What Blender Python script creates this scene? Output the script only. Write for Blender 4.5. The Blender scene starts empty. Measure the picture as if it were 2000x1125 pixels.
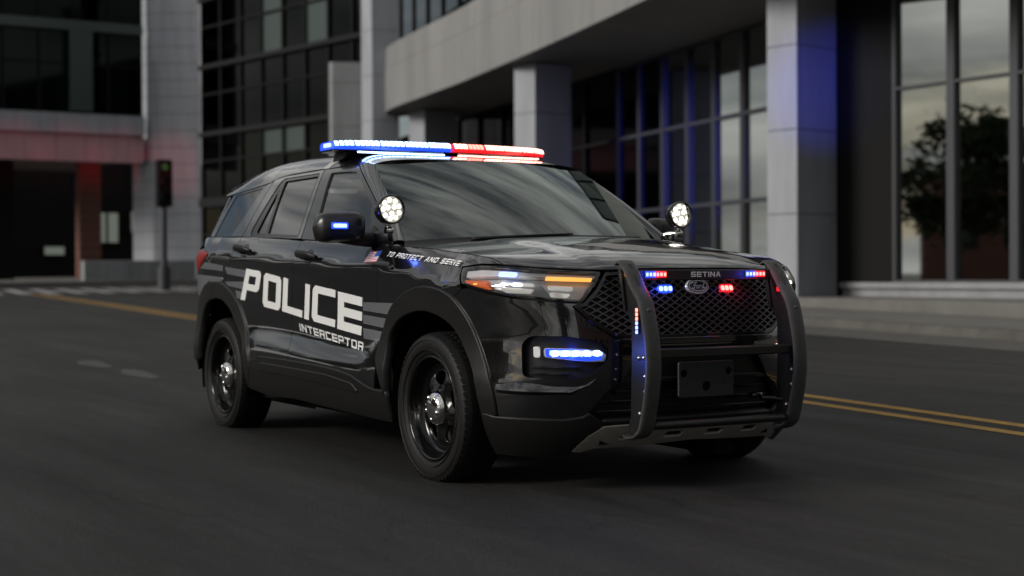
import bpy, math, random
from mathutils import Vector, Matrix, geometry
random.seed(7)
sc = bpy.context.scene
C = bpy.context.collection
V = Vector
PI = math.pi

# ------------------------------------------------------------------ camera, sky, sun, exposure
cam_d = bpy.data.cameras.new('camera')
cam = bpy.data.objects.new('camera', cam_d); C.objects.link(cam)
CAM = V((6.53546892, -4.33268925, 1.03979219)); YAW, PITCH, ROLL = 2.60912826, -0.0101900320, -0.00544951676
_f = V((math.cos(YAW)*math.cos(PITCH), math.sin(YAW)*math.cos(PITCH), math.sin(PITCH)))
_r = V((math.sin(YAW), -math.cos(YAW), 0)); _u = _r.cross(_f)
_c, _s = math.cos(ROLL), math.sin(ROLL)
_r, _u = _c*_r + _s*_u, -_s*_r + _c*_u
cam.matrix_world = Matrix(((_r.x, _u.x, -_f.x, CAM.x), (_r.y, _u.y, -_f.y, CAM.y), (_r.z, _u.z, -_f.z, CAM.z), (0, 0, 0, 1)))
cam_d.sensor_width = 36.0; cam_d.lens = 2897.78803/2000*36.0
cam_d.clip_start = 0.1; cam_d.clip_end = 2000
cam_d.dof.use_dof = True; cam_d.dof.focus_distance = 7.4; cam_d.dof.aperture_fstop = 1.7
sc.camera = cam

world = bpy.data.worlds.new('World'); sc.world = world; world.use_nodes = True
SUN_EL, SUN_AZ = math.radians(22), math.radians(262)     # azimuth counted from +X towards +Y
nt = world.node_tree; nt.nodes.clear()
def wn(t, **kw):
    n = nt.nodes.new(t)
    for k, v in kw.items(): setattr(n, k, v)
    return n
sky = wn('ShaderNodeTexSky', sky_type='NISHITA', sun_disc=False, sun_elevation=SUN_EL, sun_rotation=PI/2 - SUN_AZ)
sky.air_density = 1.0; sky.dust_density = 2.0
tc = wn('ShaderNodeTexCoord'); mp = wn('ShaderNodeMapping'); mp.inputs['Scale'].default_value = (1.7, 1.7, 9.0); mp.inputs['Location'].default_value = (2.6, .9, .4)
nz = wn('ShaderNodeTexNoise'); nz.inputs['Scale'].default_value = 1.9; nz.inputs['Detail'].default_value = 7; nz.inputs['Roughness'].default_value = .58
cr = wn('ShaderNodeValToRGB'); cr.color_ramp.elements[0].position = .33; cr.color_ramp.elements[1].position = .52
nz2 = wn('ShaderNodeTexNoise'); nz2.inputs['Scale'].default_value = 1.7; nz2.inputs['Detail'].default_value = 5
cr2 = wn('ShaderNodeValToRGB'); cr2.color_ramp.elements[0].position = .36; cr2.color_ramp.elements[1].position = .64
cr2.color_ramp.elements[0].color = (3.2, 3.3, 3.45, 1); cr2.color_ramp.elements[1].color = (13.0, 12.8, 12.3, 1)
mx = wn('ShaderNodeMix', data_type='RGBA')
bg = wn('ShaderNodeBackground'); bg.inputs['Strength'].default_value = 0.062
ow = wn('ShaderNodeOutputWorld')
L = nt.links.new
L(tc.outputs['Generated'], mp.inputs['Vector']); L(mp.outputs['Vector'], nz.inputs['Vector']); L(mp.outputs['Vector'], nz2.inputs['Vector'])
L(nz.outputs['Fac'], cr.inputs['Fac']); L(nz2.outputs['Fac'], cr2.inputs['Fac'])
L(cr.outputs['Color'], mx.inputs[0]); L(sky.outputs['Color'], mx.inputs[6]); L(cr2.outputs['Color'], mx.inputs[7])
L(mx.outputs[2], bg.inputs['Color']); L(bg.outputs['Background'], ow.inputs['Surface'])

sd = bpy.data.lights.new('sun', 'SUN'); sd.energy = 2.9; sd.angle = math.radians(18); sd.color = (1, .955, .89)
sun = bpy.data.objects.new('sun', sd); C.objects.link(sun)
sdir = V((math.cos(SUN_AZ)*math.cos(SUN_EL), math.sin(SUN_AZ)*math.cos(SUN_EL), math.sin(SUN_EL)))
sun.rotation_euler = sdir.to_track_quat('Z', 'Y').to_euler(); sun.location = sdir*60

sc.view_settings.view_transform = 'Standard'; sc.view_settings.look = 'None'
sc.view_settings.gamma = 1.0; sc.view_settings.use_curve_mapping = False
sc.view_settings.exposure = 0.0
try:
    sc.cycles.use_denoising = True; sc.cycles.max_bounces = 8; sc.cycles.transparent_max_bounces = 12
    sc.cycles.sample_clamp_indirect = 6.0
except Exception: pass

# ------------------------------------------------------------------ helpers
MATS = {}
def mat(name, col=(.5, .5, .5), rough=.5, metal=0.0, coat=0.0, emit=None, es=0.0, spec=.5, ior=1.5, noise=None, bump=None, trans=0.0, alpha=1.0, coat_rough=.03, coat_ior=1.5):
    """noise=(scale, amount[, stretch xyz]) varies the base colour; bump=(scale, strength[, stretch])"""
    m = bpy.data.materials.new(name); m.use_nodes = True; MATS[name] = m
    n = m.node_tree.nodes; b = n['Principled BSDF']; lk = m.node_tree.links.new
    b.inputs['Base Color'].default_value = (*col, 1); b.inputs['Roughness'].default_value = rough
    b.inputs['Metallic'].default_value = metal; b.inputs['Coat Weight'].default_value = coat; b.inputs['Coat Roughness'].default_value = coat_rough
    b.inputs['Coat IOR'].default_value = coat_ior; b.inputs['Specular IOR Level'].default_value = spec; b.inputs['IOR'].default_value = ior
    b.inputs['Transmission Weight'].default_value = trans; b.inputs['Alpha'].default_value = alpha
    if emit: b.inputs['Emission Color'].default_value = (*emit, 1); b.inputs['Emission Strength'].default_value = es
    tcn = None
    def coords(st):
        nonlocal tcn
        tcn = tcn or n.new('ShaderNodeTexCoord')
        q = n.new('ShaderNodeMapping'); q.inputs['Scale'].default_value = st; lk(tcn.outputs['Object'], q.inputs['Vector']); return q.outputs['Vector']
    if noise:
        t = n.new('ShaderNodeTexNoise'); t.inputs['Scale'].default_value = noise[0]; t.inputs['Detail'].default_value = 8; t.inputs['Roughness'].default_value = .62
        lk(coords(noise[2] if len(noise) > 2 else (1, 1, 1)), t.inputs['Vector'])
        r = n.new('ShaderNodeMapRange'); r.inputs['From Min'].default_value = .3; r.inputs['From Max'].default_value = .7
        r.inputs['To Min'].default_value = 1-noise[1]; r.inputs['To Max'].default_value = 1+noise[1]; lk(t.outputs['Fac'], r.inputs['Value'])
        mul = n.new('ShaderNodeMix'); mul.data_type = 'RGBA'; mul.blend_type = 'MULTIPLY'; mul.inputs[0].default_value = 1
        mul.inputs[6].default_value = (*col, 1); lk(r.outputs['Result'], mul.inputs[7]); lk(mul.outputs[2], b.inputs['Base Color'])
        r2 = n.new('ShaderNodeMapRange'); r2.inputs['To Min'].default_value = max(.02, rough*.85); r2.inputs['To Max'].default_value = min(1, rough*1.15)
        lk(t.outputs['Fac'], r2.inputs['Value']); lk(r2.outputs['Result'], b.inputs['Roughness'])
    if bump:
        t = n.new('ShaderNodeTexNoise'); t.inputs['Scale'].default_value = bump[0]; t.inputs['Detail'].default_value = 4
        lk(coords(bump[2] if len(bump) > 2 else (1, 1, 1)), t.inputs['Vector'])
        bp = n.new('ShaderNodeBump'); bp.inputs['Strength'].default_value = bump[1]; bp.inputs['Distance'].default_value = .01
        lk(t.outputs['Fac'], bp.inputs['Height']); lk(bp.outputs['Normal'], b.inputs['Normal'])
    return m
def glass_mat(name, tint, gloss=(1, 1, 1), ior=1.5):
    """thin glazing: tinted see-through plus a mirror-like surface reflection"""
    m = bpy.data.materials.new(name); m.use_nodes = True; n = m.node_tree.nodes; n.clear(); lk = m.node_tree.links.new; MATS[name] = m
    o = n.new('ShaderNodeOutputMaterial'); mixn = n.new('ShaderNodeMixShader'); t = n.new('ShaderNodeBsdfTransparent'); g_ = n.new('ShaderNodeBsdfGlossy')
    t.inputs['Color'].default_value = (*tint, 1); g_.inputs['Color'].default_value = (*gloss, 1); g_.inputs['Roughness'].default_value = .015
    fr = n.new('ShaderNodeFresnel'); fr.inputs['IOR'].default_value = ior
    lk(fr.outputs['Fac'], mixn.inputs['Fac']); lk(t.outputs['BSDF'], mixn.inputs[1]); lk(g_.outputs['BSDF'], mixn.inputs[2]); lk(mixn.outputs['Shader'], o.inputs['Surface'])
    return m

def link(o, parent=None):
    C.objects.link(o)
    if parent is not None:
        o.parent = parent
        if parent.type == 'EMPTY': o.matrix_parent_inverse = Matrix.Translation(-parent.location)
    return o
def thing(name, label, cat, loc=(0, 0, 0), group=None):
    o = bpy.data.objects.new(name, None); o.location = loc; o.empty_display_size = .2; C.objects.link(o)
    o['label'] = label; o['category'] = cat
    if group: o['group'] = group
    return o
def mesh_obj(name, verts, faces, m, parent=None, smooth=False, label=None, mats=None, fm=None):
    me = bpy.data.meshes.new(name); me.from_pydata([tuple(v) for v in verts], [], faces)
    if mats:
        for q in mats: me.materials.append(q)
        if fm: me.polygons.foreach_set('material_index', fm)
    else: me.materials.append(m)
    if smooth: me.polygons.foreach_set('use_smooth', [True]*len(me.polygons))
    me.update()
    o = bpy.data.objects.new(name, me); link(o, parent)
    if label: o['label'] = label
    return o
class MB:
    def __init__(s): s.v = []; s.f = []
    def add(s, vs, fs):
        k = len(s.v); s.v += [tuple(v) for v in vs]; s.f += [tuple(i+k for i in f) for f in fs]
    def box(s, c, d, bev=0.0, M=None):
        x, y, z = d[0]/2, d[1]/2, d[2]/2
        if bev <= 0:
            vs = [V((a*x, b*y, e*z)) for e in (-1, 1) for b in (-1, 1) for a in (-1, 1)]
            fs = [(0, 2, 3, 1), (4, 5, 7, 6), (0, 1, 5, 4), (2, 6, 7, 3), (0, 4, 6, 2), (1, 3, 7, 5)]
        else:
            b_ = min(bev, x*.9, y*.9, z*.9); vs = []; fs = []
            idx = {}
            for sx in (-1, 1):
                for sy in (-1, 1):
                    for sz in (-1, 1):
                        for ax in range(3):
                            p = [sx*(x-b_), sy*(y-b_), sz*(z-b_)]; p[ax] = (sx*x, sy*y, sz*z)[ax]
                            idx[sx, sy, sz, ax] = len(vs); vs.append(V(p))
            I = idx
            for s_ in (-1, 1):
                fs.append([I[s_, -1, -1, 0], I[s_, 1, -1, 0], I[s_, 1, 1, 0], I[s_, -1, 1, 0]][::s_])
                fs.append([I[-1, s_, -1, 1], I[-1, s_, 1, 1], I[1, s_, 1, 1], I[1, s_, -1, 1]][::s_])
                fs.append([I[-1, -1, s_, 2], I[1, -1, s_, 2], I[1, 1, s_, 2], I[-1, 1, s_, 2]][::s_])
            for a in (-1, 1):
                for b2 in (-1, 1):
                    q = [I[a, b2, -1, 0], I[a, b2, 1, 0], I[a, b2, 1, 1], I[a, b2, -1, 1]]; fs.append(q if a*b2 < 0 else q[::-1])
                    q = [I[a, -1, b2, 0], I[a, -1, b2, 2], I[a, 1, b2, 2], I[a, 1, b2, 0]]; fs.append(q if a*b2 < 0 else q[::-1])
                    q = [I[-1, a, b2, 1], I[1, a, b2, 1], I[1, a, b2, 2], I[-1, a, b2, 2]]; fs.append(q if a*b2 < 0 else q[::-1])
                    for e in (-1, 1):
                        q = [I[a, b2, e, 0], I[a, b2, e, 1], I[a, b2, e, 2]]; fs.append(q if a*b2*e > 0 else q[::-1])
        cc = V(c)
        vs = [(M @ v if M else v) + cc for v in vs]; s.add(vs, fs); return s
    def tube(s, pts, r, n=8, caps=True):
        pts = [V(p) for p in pts]; rs = r if isinstance(r, (list, tuple)) else [r]*len(pts); vs = []; fs = []; up = None
        for i, p in enumerate(pts):
            d = (pts[min(i+1, len(pts)-1)]-pts[max(i-1, 0)]).normalized()
            if up is None: up = d.orthogonal().normalized()
            up = (up - d*up.dot(d)).normalized(); w = d.cross(up)
            for k in range(n):
                a = 2*PI*k/n; vs.append(p+(up*math.cos(a)+w*math.sin(a))*rs[i])
        for i in range(len(pts)-1):
            for k in range(n): fs.append((i*n+k, i*n+(k+1) % n, (i+1)*n+(k+1) % n, (i+1)*n+k))
        if caps: fs.append(tuple(range(n))[::-1]); fs.append(tuple((len(pts)-1)*n+k for k in range(n)))
        s.add(vs, fs); return s
    def lathe(s, prof, o, axis, n=48, closed=False):
        """prof: list of (radius, along); turned round the axis through o"""
        ax = V(axis).normalized(); e1 = ax.orthogonal().normalized(); e2 = ax.cross(e1); vs = []; fs = []; m = len(prof)
        for k in range(n):
            a = 2*PI*k/n; d = e1*math.cos(a)+e2*math.sin(a)
            for r, h in prof: vs.append(V(o)+d*r+ax*h)
        for k in range(n):
            for j in range(m if closed else m-1):
                j2 = (j+1) % m; k2 = (k+1) % n
                fs.append((k*m+j, k2*m+j, k2*m+j2, k*m+j2))
        s.add(vs, fs); return s
    def prism(s, poly, fn, h0, h1):
        """poly 2D, fn(a,b,h)->3D"""
        n = len(poly); vs = [fn(a, b, h0) for a, b in poly]+[fn(a, b, h1) for a, b in poly]
        tri = geometry.tessellate_polygon([[V((a, b, 0)) for a, b in poly]])
        fs = [tuple(t) for t in tri]+[tuple(n+i for i in t[::-1]) for t in tri]
        fs += [(i, (i+1) % n, n+(i+1) % n, n+i) for i in range(n)]
        s.add(vs, fs); return s
    def build(s, name, m, parent=None, smooth=False, label=None, sharp=None):
        o = mesh_obj(name, s.v, s.f, m, parent, smooth or sharp is not None, label)
        import bmesh
        bm = bmesh.new(); bm.from_mesh(o.data); bmesh.ops.recalc_face_normals(bm, faces=bm.faces); bm.to_mesh(o.data); bm.free()
        if sharp is not None: o.data.set_sharp_from_angle(angle=math.radians(sharp))
        return o

def inside(pt, loops):
    x, y = pt; c = False
    for lp in loops:
        j = len(lp)-1
        for i in range(len(lp)):
            (xi, yi), (xj, yj) = lp[i], lp[j]
            if (yi > y) != (yj > y) and x < (xj-xi)*(y-yi)/(yj-yi)+xi: c = not c
            j = i
    return c
def spl(pts, k=6):
    """Catmull-Rom through the points (open), k steps a span"""
    out = []; n = len(pts)
    for i in range(n-1):
        p0, p1, p2, p3 = pts[max(i-1, 0)], pts[i], pts[i+1], pts[min(i+2, n-1)]
        for j in range(k):
            t = j/k
            out.append(tuple(.5*((2*b)+(c-a)*t+(2*a-5*b+4*c-d)*t*t+(3*b-a-3*c+d)*t**3) for a, b, c, d in zip(p0, p1, p2, p3)))
    out.append(tuple(pts[-1])); return out
def rnd(poly, r=.02, k=4):
    """closed polygon with its corners rounded"""
    out = []; n = len(poly)
    for i in range(n):
        p, a, b = V(poly[i]), V(poly[i-1]), V(poly[(i+1) % n])
        ra = min(r, (a-p).length*.45); rb = min(r, (b-p).length*.45)
        p0 = p+(a-p).normalized()*ra; p2 = p+(b-p).normalized()*rb
        for j in range(k+1):
            t = j/k; q = p0*(1-t)**2+p*2*t*(1-t)+p2*t*t; out.append((q.x, q.y))
    return out
def area(lp): return .5*sum(lp[i-1][0]*lp[i][1]-lp[i][0]*lp[i-1][1] for i in range(len(lp)))
def dens(lp, h):
    out = []
    for i in range(len(lp)):
        a, b = lp[i], lp[(i+1) % len(lp)]; d = math.hypot(b[0]-a[0], b[1]-a[1])
        if d < 1e-5: continue
        n = max(1, int(math.ceil(d/h)))
        out += [(a[0]+(b[0]-a[0])*j/n, a[1]+(b[1]-a[1])*j/n) for j in range(n)]
    return out
def inset(lp, g):
    if g == 0: return lp
    s = 1 if area(lp) > 0 else -1; out = []; n = len(lp)
    for i in range(n):
        a, p, b = lp[i-1], lp[i], lp[(i+1) % n]
        d1 = V((p[0]-a[0], p[1]-a[1])); d2 = V((b[0]-p[0], b[1]-p[1]))
        if d1.length < 1e-7 or d2.length < 1e-7: out.append(p); continue
        d1.normalize(); d2.normalize(); n1 = V((-d1.y, d1.x)); n2 = V((-d2.y, d2.x)); q = n1+n2
        if q.length < .3: out.append(p); continue
        q = q/(q.length_squared)*2
        out.append((p[0]+s*g*q.x, p[1]+s*g*q.y))
    return out
CEN = lambda P: V((min(.2, max(-3.2, P.x)), 0, .75))
def nrm(S, a, b, h=2e-3):
    P = V(S(a, b)); n = (V(S(a+h, b))-V(S(a-h, b))).cross(V(S(a, b+h))-V(S(a, b-h)))
    if n.length < 1e-12: n = P-CEN(P)
    n.normalize()
    return -n if n.dot(P-CEN(P)) < 0 else n
def panel(name, loops, S, m, parent=None, grid=.04, hfl=True, fl=.014, off=0.0, gap=.0025, label=None, hgap=None, flat=False, bev=.0018, scale=(1, 1)):
    """a sheet-metal panel: a 2D outline (with holes) laid on the surface S, its edges folded inwards"""
    if not isinstance(loops[0][0], (tuple, list)): loops = [loops]
    loops = [dens(inset(lp, gap if i == 0 else -(gap if hgap is None else hgap)), grid*.8) for i, lp in enumerate(loops)]
    pts = []; edges = []; rng = []
    for lp in loops:
        k = len(pts); n = len(lp); pts += lp; edges += [(k+i, k+(i+1) % n) for i in range(n)]; rng.append((k, n))
    xs = [p[0] for p in loops[0]]; ys = [p[1] for p in loops[0]]
    if not flat:
        bnd = pts[:]
        cell = {}
        for p in bnd: cell.setdefault((int(p[0]//grid), int(p[1]//grid)), []).append(p)
        ny = int((max(ys)-min(ys))/grid)+2; nx = int((max(xs)-min(xs))/grid)+2
        for j in range(ny):
            for i in range(nx):
                q = (min(xs)+(i+.5*(j % 2))*grid, min(ys)+(j+.37)*grid)
                if not inside(q, loops): continue
                ci, cj = int(q[0]//grid), int(q[1]//grid)
                if any((q[0]-p[0])**2+(q[1]-p[1])**2 < (.45*grid)**2 for a in (-1, 0, 1) for b in (-1, 0, 1) for p in cell.get((ci+a, cj+b), ())): continue
                pts.append(q)
    r = geometry.delaunay_2d_cdt([V(p) for p in pts], edges, [], 0, 1e-6)
    vo, fo, orig = r[0], r[2], r[3]
    mp_ = {}
    for i, lst in enumerate(orig):
        for q in lst: mp_[q] = i
    verts = []; N = []
    for v in vo:
        n = nrm(S, v.x, v.y); N.append(n); verts.append(V(S(v.x, v.y))+n*off)
    faces = []; cn = []
    for f in fo:
        cx = sum(vo[i].x for i in f)/len(f); cy = sum(vo[i].y for i in f)/len(f)
        if not inside((cx, cy), loops): continue
        fn = (verts[f[1]]-verts[f[0]]).cross(verts[f[2]]-verts[f[0]])
        if fn.length < 1e-12: continue
        if fn.dot(N[f[0]]) < 0: f = f[::-1]
        faces.append(tuple(f)); cn += [N[i] for i in f]
    nflat = len(faces)
    if fl > 0:
        for k, n in (rng if hfl else rng[:1]):
            ids = [mp_.get(k+i) for i in range(n)]
            if any(i is None for i in ids): continue
            b0 = len(verts)
            cen = [None]*n
            for i in range(n):
                A = verts[ids[i]]; t = verts[ids[(i+1) % n]]-verts[ids[i-1]]
                t = t.normalized() if t.length > 1e-9 else V((1, 0, 0))
                o_ = t.cross(N[ids[i]])
                # point away from the sheet
                mid = (vo[ids[i]].x, vo[ids[i]].y)
                q2 = A+o_*.004
                cen[i] = o_
            # decide the outward sign once per loop
            sg = 1
            i0 = max(range(n), key=lambda i: vo[ids[i]].x)
            # outward in 2D at the right-most point is +a for the outline, -a for a hole
            da = V(S(vo[ids[i0]].x+1e-3, vo[ids[i0]].y))-V(S(vo[ids[i0]].x-1e-3, vo[ids[i0]].y))
            if cen[i0].dot(da) < 0: sg = -1
            if k != rng[0][0]: sg = -sg
            for i in range(n):
                A = verts[ids[i]]; nn = N[ids[i]]; o_ = cen[i]*sg
                verts.append(A.copy()); verts.append(A+o_*bev*.7-nn*bev*.7); verts.append(A+o_*bev-nn*fl)
            for i in range(n):
                j = (i+1) % n; a, b = b0+3*i, b0+3*j
                for q, w in (((a, b, b+1, a+1), 0), ((a+1, b+1, b+2, a+2), 1)):
                    fn = (verts[q[1]]-verts[q[0]]).cross(verts[q[3]]-verts[q[0]])
                    oi, oj = cen[i]*sg, cen[j]*sg
                    if fn.dot(oi+N[ids[i]]*.2) < 0: q = q[::-1]
                    faces.append(q)
                    for z in q:
                        ii = (z-b0)//3; lv = (z-b0) % 3; id_ = ids[ii]
                        nn = (N[id_], (N[id_]+cen[ii]*sg).normalized(), cen[ii]*sg)[lv]
                        cn.append(nn)
    me = bpy.data.meshes.new(name); me.from_pydata([tuple(v) for v in verts], [], faces); me.materials.append(m)
    if m.name == 'black_paint' and nflat < len(faces):
        me.materials.append(MATS['dark_void']); me.polygons.foreach_set('material_index', [0]*nflat+[1]*(len(faces)-nflat))
    me.polygons.foreach_set('use_smooth', [True]*len(me.polygons)); me.update()
    if len(cn) == len(me.loops): me.normals_split_custom_set([tuple(n) for n in cn])
    o = bpy.data.objects.new(name, me); link(o, parent)
    if label: o['label'] = label
    return o
def mir(lp): return [(-a, b) for a, b in lp]
def both(right):
    """closed outline symmetrical about a=0 from its right half listed from the centre round to the centre"""
    return right+[(-a, b) for a, b in right[::-1] if abs(a) > 1e-6]
def pchip(xs,ys):
    n=len(xs); h=[xs[i+1]-xs[i] for i in range(n-1)]; d=[(ys[i+1]-ys[i])/h[i] for i in range(n-1)]
    m=[0.0]*n; m[0]=d[0]; m[-1]=d[-1]
    for i in range(1,n-1):
        m[i]=(d[i-1]*h[i]+d[i]*h[i-1])/(h[i-1]+h[i])
        if d[i-1]*d[i]<=0: m[i]*=0.35
    def f(x):
        if x<=xs[0]: return ys[0]+m[0]*(x-xs[0])
        if x>=xs[-1]: return ys[-1]+m[-1]*(x-xs[-1])
        lo,hi=0,n-1
        while hi-lo>1:
            k=(lo+hi)//2
            if xs[k]<=x: lo=k
            else: hi=k
        t=(x-xs[lo])/h[lo]; a=h[lo]
        return ((2*t**3-3*t*t+1)*ys[lo]+(t**3-2*t*t+t)*a*m[lo]+(3*t*t-2*t**3)*ys[lo+1]+(t**3-t*t)*a*m[lo+1])
    return f
def sst(a,b,x):
    t=min(1,max(0,(x-a)/(b-a))); return t*t*(3-2*t)
SEC=pchip([.18,.24,.30,.40,.48,.54,.60,.68,.76,.86,.96,1.04,1.09,1.115,1.14,1.18,1.21,1.24,1.27,1.30,1.33],
          [.88,.915,.942,.968,.978,.977,.967,.957,.955,.961,.969,.976,.982,.983,.974,.957,.943,.927,.900,.855,.77])
ZB=pchip([-4.2,-3.3,-2.5,-1.7,-1.0,-.5,-.2,.2,.6],[1.31,1.297,1.275,1.245,1.215,1.195,1.165,1.085,1.06])
XN=pchip([.18,.24,.30,.40,.55,.70,.82,.92,1.00,1.04,1.07,1.10],[.78,.84,.88,.915,.94,.945,.935,.92,.90,.882,.85,.79])
XR=pchip([.2,.35,.5,.75,.85,1.0,1.2,1.3,1.5,1.65],[-4.0,-4.06,-4.09,-4.10,-4.06,-4.03,-3.98,-3.93,-3.80,-3.68])
X0=.15; XB=-3.15; NF=2.75; NR=3.6
KF=.97; UF=X0+KF*math.pi/2        # front centre at u=UF
KR=.95
def hw(x,z):
    zz=z+(1.24-ZB(x))*sst(.62,1.1,z)
    y=SEC(zz)
    wn_=sst(-2.66,-2.35,x)*(1-sst(-.86,-.60,x))
    if wn_>0:
        z0=.705-.075*sst(-2.3,-.7,x); y+=wn_*(.010*math.exp(-((z-z0+.125)/.055)**2)-.013*math.exp(-((z-z0-.01)/.05)**2))
    if x<-2.5: y-=.045*((-2.5-x)/1.0)**2
    if x>-.9: y-=.018*((x+.9)/1.05)**2
    return y
def W(c,z):
    """right half of the lower body: c<=0 runs from the nose (0) along the side to the tail; mirrored for c>0"""
    sgn=-1 if c<=0 else 1
    u=UF-abs(c)
    if u>X0:
        ph=math.pi/2-(u-X0)/KF; L=XN(z)-X0; h=hw(X0,z)
        r=(abs(math.cos(ph)/L)**NF+abs(math.sin(ph)/h)**NF)**(-1/NF)
        return (X0+r*math.cos(ph), sgn*r*math.sin(ph), z)
    if u<XB:
        ph=math.pi/2-(XB-u)/KR; L=XB-XR(z); h=hw(XB,z)
        r=(abs(math.cos(ph)/L)**NR+abs(math.sin(ph)/h)**NR)**(-1/NR)
        return (XB-r*math.cos(ph), sgn*r*math.sin(ph), z)
    return (u, sgn*hw(u,z), z)
# greenhouse sides, from the belt to the roof rail
GS=pchip([1.15,1.22,1.30,1.40,1.50,1.60,1.66,1.70,1.73],[.955,.928,.893,.848,.800,.748,.712,.68,.645])
def gh(x,z):
    y=GS(z)
    if x<-2.3: y-=.055*((-2.3-x)/1.3)**2
    if x>-1.5: y-=.010*((x+1.5)/.9)**2
    return y
def G(x,z): return (x,-gh(x,z),z)
# ------------------------------------------------------------------ ground
DHX, DHY = math.cos(YAW), math.sin(YAW)
def gz(x, y):
    """the street climbs gently beyond the car"""
    a = ((x-CAM.x)*DHX+(y-CAM.y)*DHY-16)/6.0
    return .0105*6.0*(math.log1p(math.exp(a)) if a < 30 else a)
def road_mat():
    m = mat('asphalt', (.04, .04, .04), .8, spec=.35); n = m.node_tree.nodes; lk = m.node_tree.links.new; b = n['Principled BSDF']
    t = n.new('ShaderNodeTexCoord')
    def noise(scale, st, detail=6, rot=0, rough=.6):
        q = n.new('ShaderNodeMapping'); q.inputs['Scale'].default_value = st; q.inputs['Rotation'].default_value = (0, 0, rot); lk(t.outputs['Object'], q.inputs['Vector'])
        z = n.new('ShaderNodeTexNoise'); z.inputs['Scale'].default_value = scale; z.inputs['Detail'].default_value = detail; z.inputs['Roughness'].default_value = rough; lk(q.outputs['Vector'], z.inputs['Vector']); return z.outputs['Fac']
    def mr(v, a, b_, c, d):
        r = n.new('ShaderNodeMapRange'); r.inputs['From Min'].default_value = a; r.inputs['From Max'].default_value = b_; r.inputs['To Min'].default_value = c; r.inputs['To Max'].default_value = d; lk(v, r.inputs['Value']); return r.outputs['Result']
    def mul(a, b_):
        k = n.new('ShaderNodeMath'); k.operation = 'MULTIPLY'; lk(a, k.inputs[0]); lk(b_, k.inputs[1]); return k.outputs[0]
    rot = math.radians(7)
    wear = mr(noise(1, (.14, 2.6, 1), 7, rot, .7), .32, .68, .50, 1.50)          # wheel-polished lanes run with the traffic
    blot = mr(noise(.35, (.6, 1, 1), 6, rot), .3, .7, .62, 1.32)
    fine = mr(noise(55, (1, 1, 1), 4, 0, .75), .34, .66, .50, 1.60)
    mid = mr(noise(9, (.35, 1, 1), 6, rot), .3, .7, .84, 1.16)
    f = mul(mul(mul(wear, blot), fine), mid)
    vor = n.new('ShaderNodeTexVoronoi'); vor.feature = 'DISTANCE_TO_EDGE'; vor.inputs['Scale'].default_value = .16
    q = n.new('ShaderNodeMapping'); q.inputs['Scale'].default_value = (.5, 1.3, 1); lk(t.outputs['Object'], q.inputs['Vector'])
    wz = n.new('ShaderNodeTexNoise'); wz.inputs['Scale'].default_value = 1.2; wz.inputs['Detail'].default_value = 5; lk(q.outputs['Vector'], wz.inputs['Vector'])
    ad = n.new('ShaderNodeVectorMath'); ad.operation = 'MULTIPLY_ADD'; lk(wz.outputs['Color'], ad.inputs[0]); ad.inputs[1].default_value = (1.3, 1.3, 0); lk(q.outputs['Vector'], ad.inputs[2]); lk(ad.outputs[0], vor.inputs['Vector'])
    crack = mr(vor.outputs['Distance'], .0, .004, .55, 1.0)
    f = mul(f, crack)
    cm = n.new('ShaderNodeMix'); cm.data_type = 'RGBA'; cm.blend_type = 'MULTIPLY'; cm.inputs[0].default_value = 1; cm.inputs[6].default_value = (.0142, .0136, .0132, 1); lk(f, cm.inputs[7]); lk(cm.outputs[2], b.inputs['Base Color'])
    lk(mr(noise(1, (.2, 1.6, 1), 4, rot), .3, .7, .62, .86), b.inputs['Roughness'])
    bp = n.new('ShaderNodeBump'); bp.inputs['Strength'].default_value = .8; bp.inputs['Distance'].default_value = .008; lk(noise(75, (1, 1, 1), 4), bp.inputs['Height']); lk(bp.outputs['Normal'], b.inputs['Normal'])
    return m
asphalt = road_mat()
concrete = mat('pavement_concrete', (.115, .111, .102), .85, noise=(1.4, .22), bump=(60, .25))
kerb_m = mat('kerb_concrete', (.07, .066, .06), .85, noise=(2.5, .3), bump=(50, .3))
gutter_m = mat('gutter_concrete', (.065, .062, .057), .85, noise=(3, .25), bump=(60, .25))
yellow = mat('yellow_paint', (.34, .19, .025), .7, noise=(9, .35))
white_p = mat('white_road_paint', (.26, .26, .258), .7, noise=(4, .5))
def sheet(name, fn, us, vs_, m, dz=0.0, kind='structure', parent=None, flat=None, label=None):
    """a ground sheet: fn(u, v) -> x, y"""
    pts = []; n = len(vs_)
    for u in us:
        for v in vs_:
            x, y = fn(u, v); pts.append((x, y, (gz(x, y) if flat is None else flat)+dz))
    o = mesh_obj(name, pts, [(i*n+j, (i+1)*n+j, (i+1)*n+j+1, i*n+j+1) for i in range(len(us)-1) for j in range(n-1)], m, parent, smooth=True)
    import bmesh
    bm = bmesh.new(); bm.from_mesh(o.data); bmesh.ops.recalc_face_normals(bm, faces=bm.faces)
    if sum(f.normal.z for f in bm.faces) < 0: bmesh.ops.reverse_faces(bm, faces=bm.faces)
    bm.to_mesh(o.data); bm.free()
    if kind: o['kind'] = kind
    return o
rng_ = lambda a, b, st: [a+(b-a)*i/max(1, int(round(abs(b-a)/st))) for i in range(int(round(abs(b-a)/st))+1)]
sheet('road', lambda u, v: (CAM.x+DHX*u-DHY*v, CAM.y+DHY*u+DHX*v), rng_(-40, 10, 2)+rng_(11, 60, 1)[0:]+rng_(63, 400, 6), rng_(-260, -40, 10)+rng_(-38, 38, 2)+rng_(40, 260, 10), asphalt)
KS = -.176                                                    # kerb slope in plan
ky = lambda x: 11.79+KS*(x+7.21)                              # street edge of the far pavement
X0_, X1_ = -66.0, 14.0
xs_ = rng_(X0_, X1_, 1.0)
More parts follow.
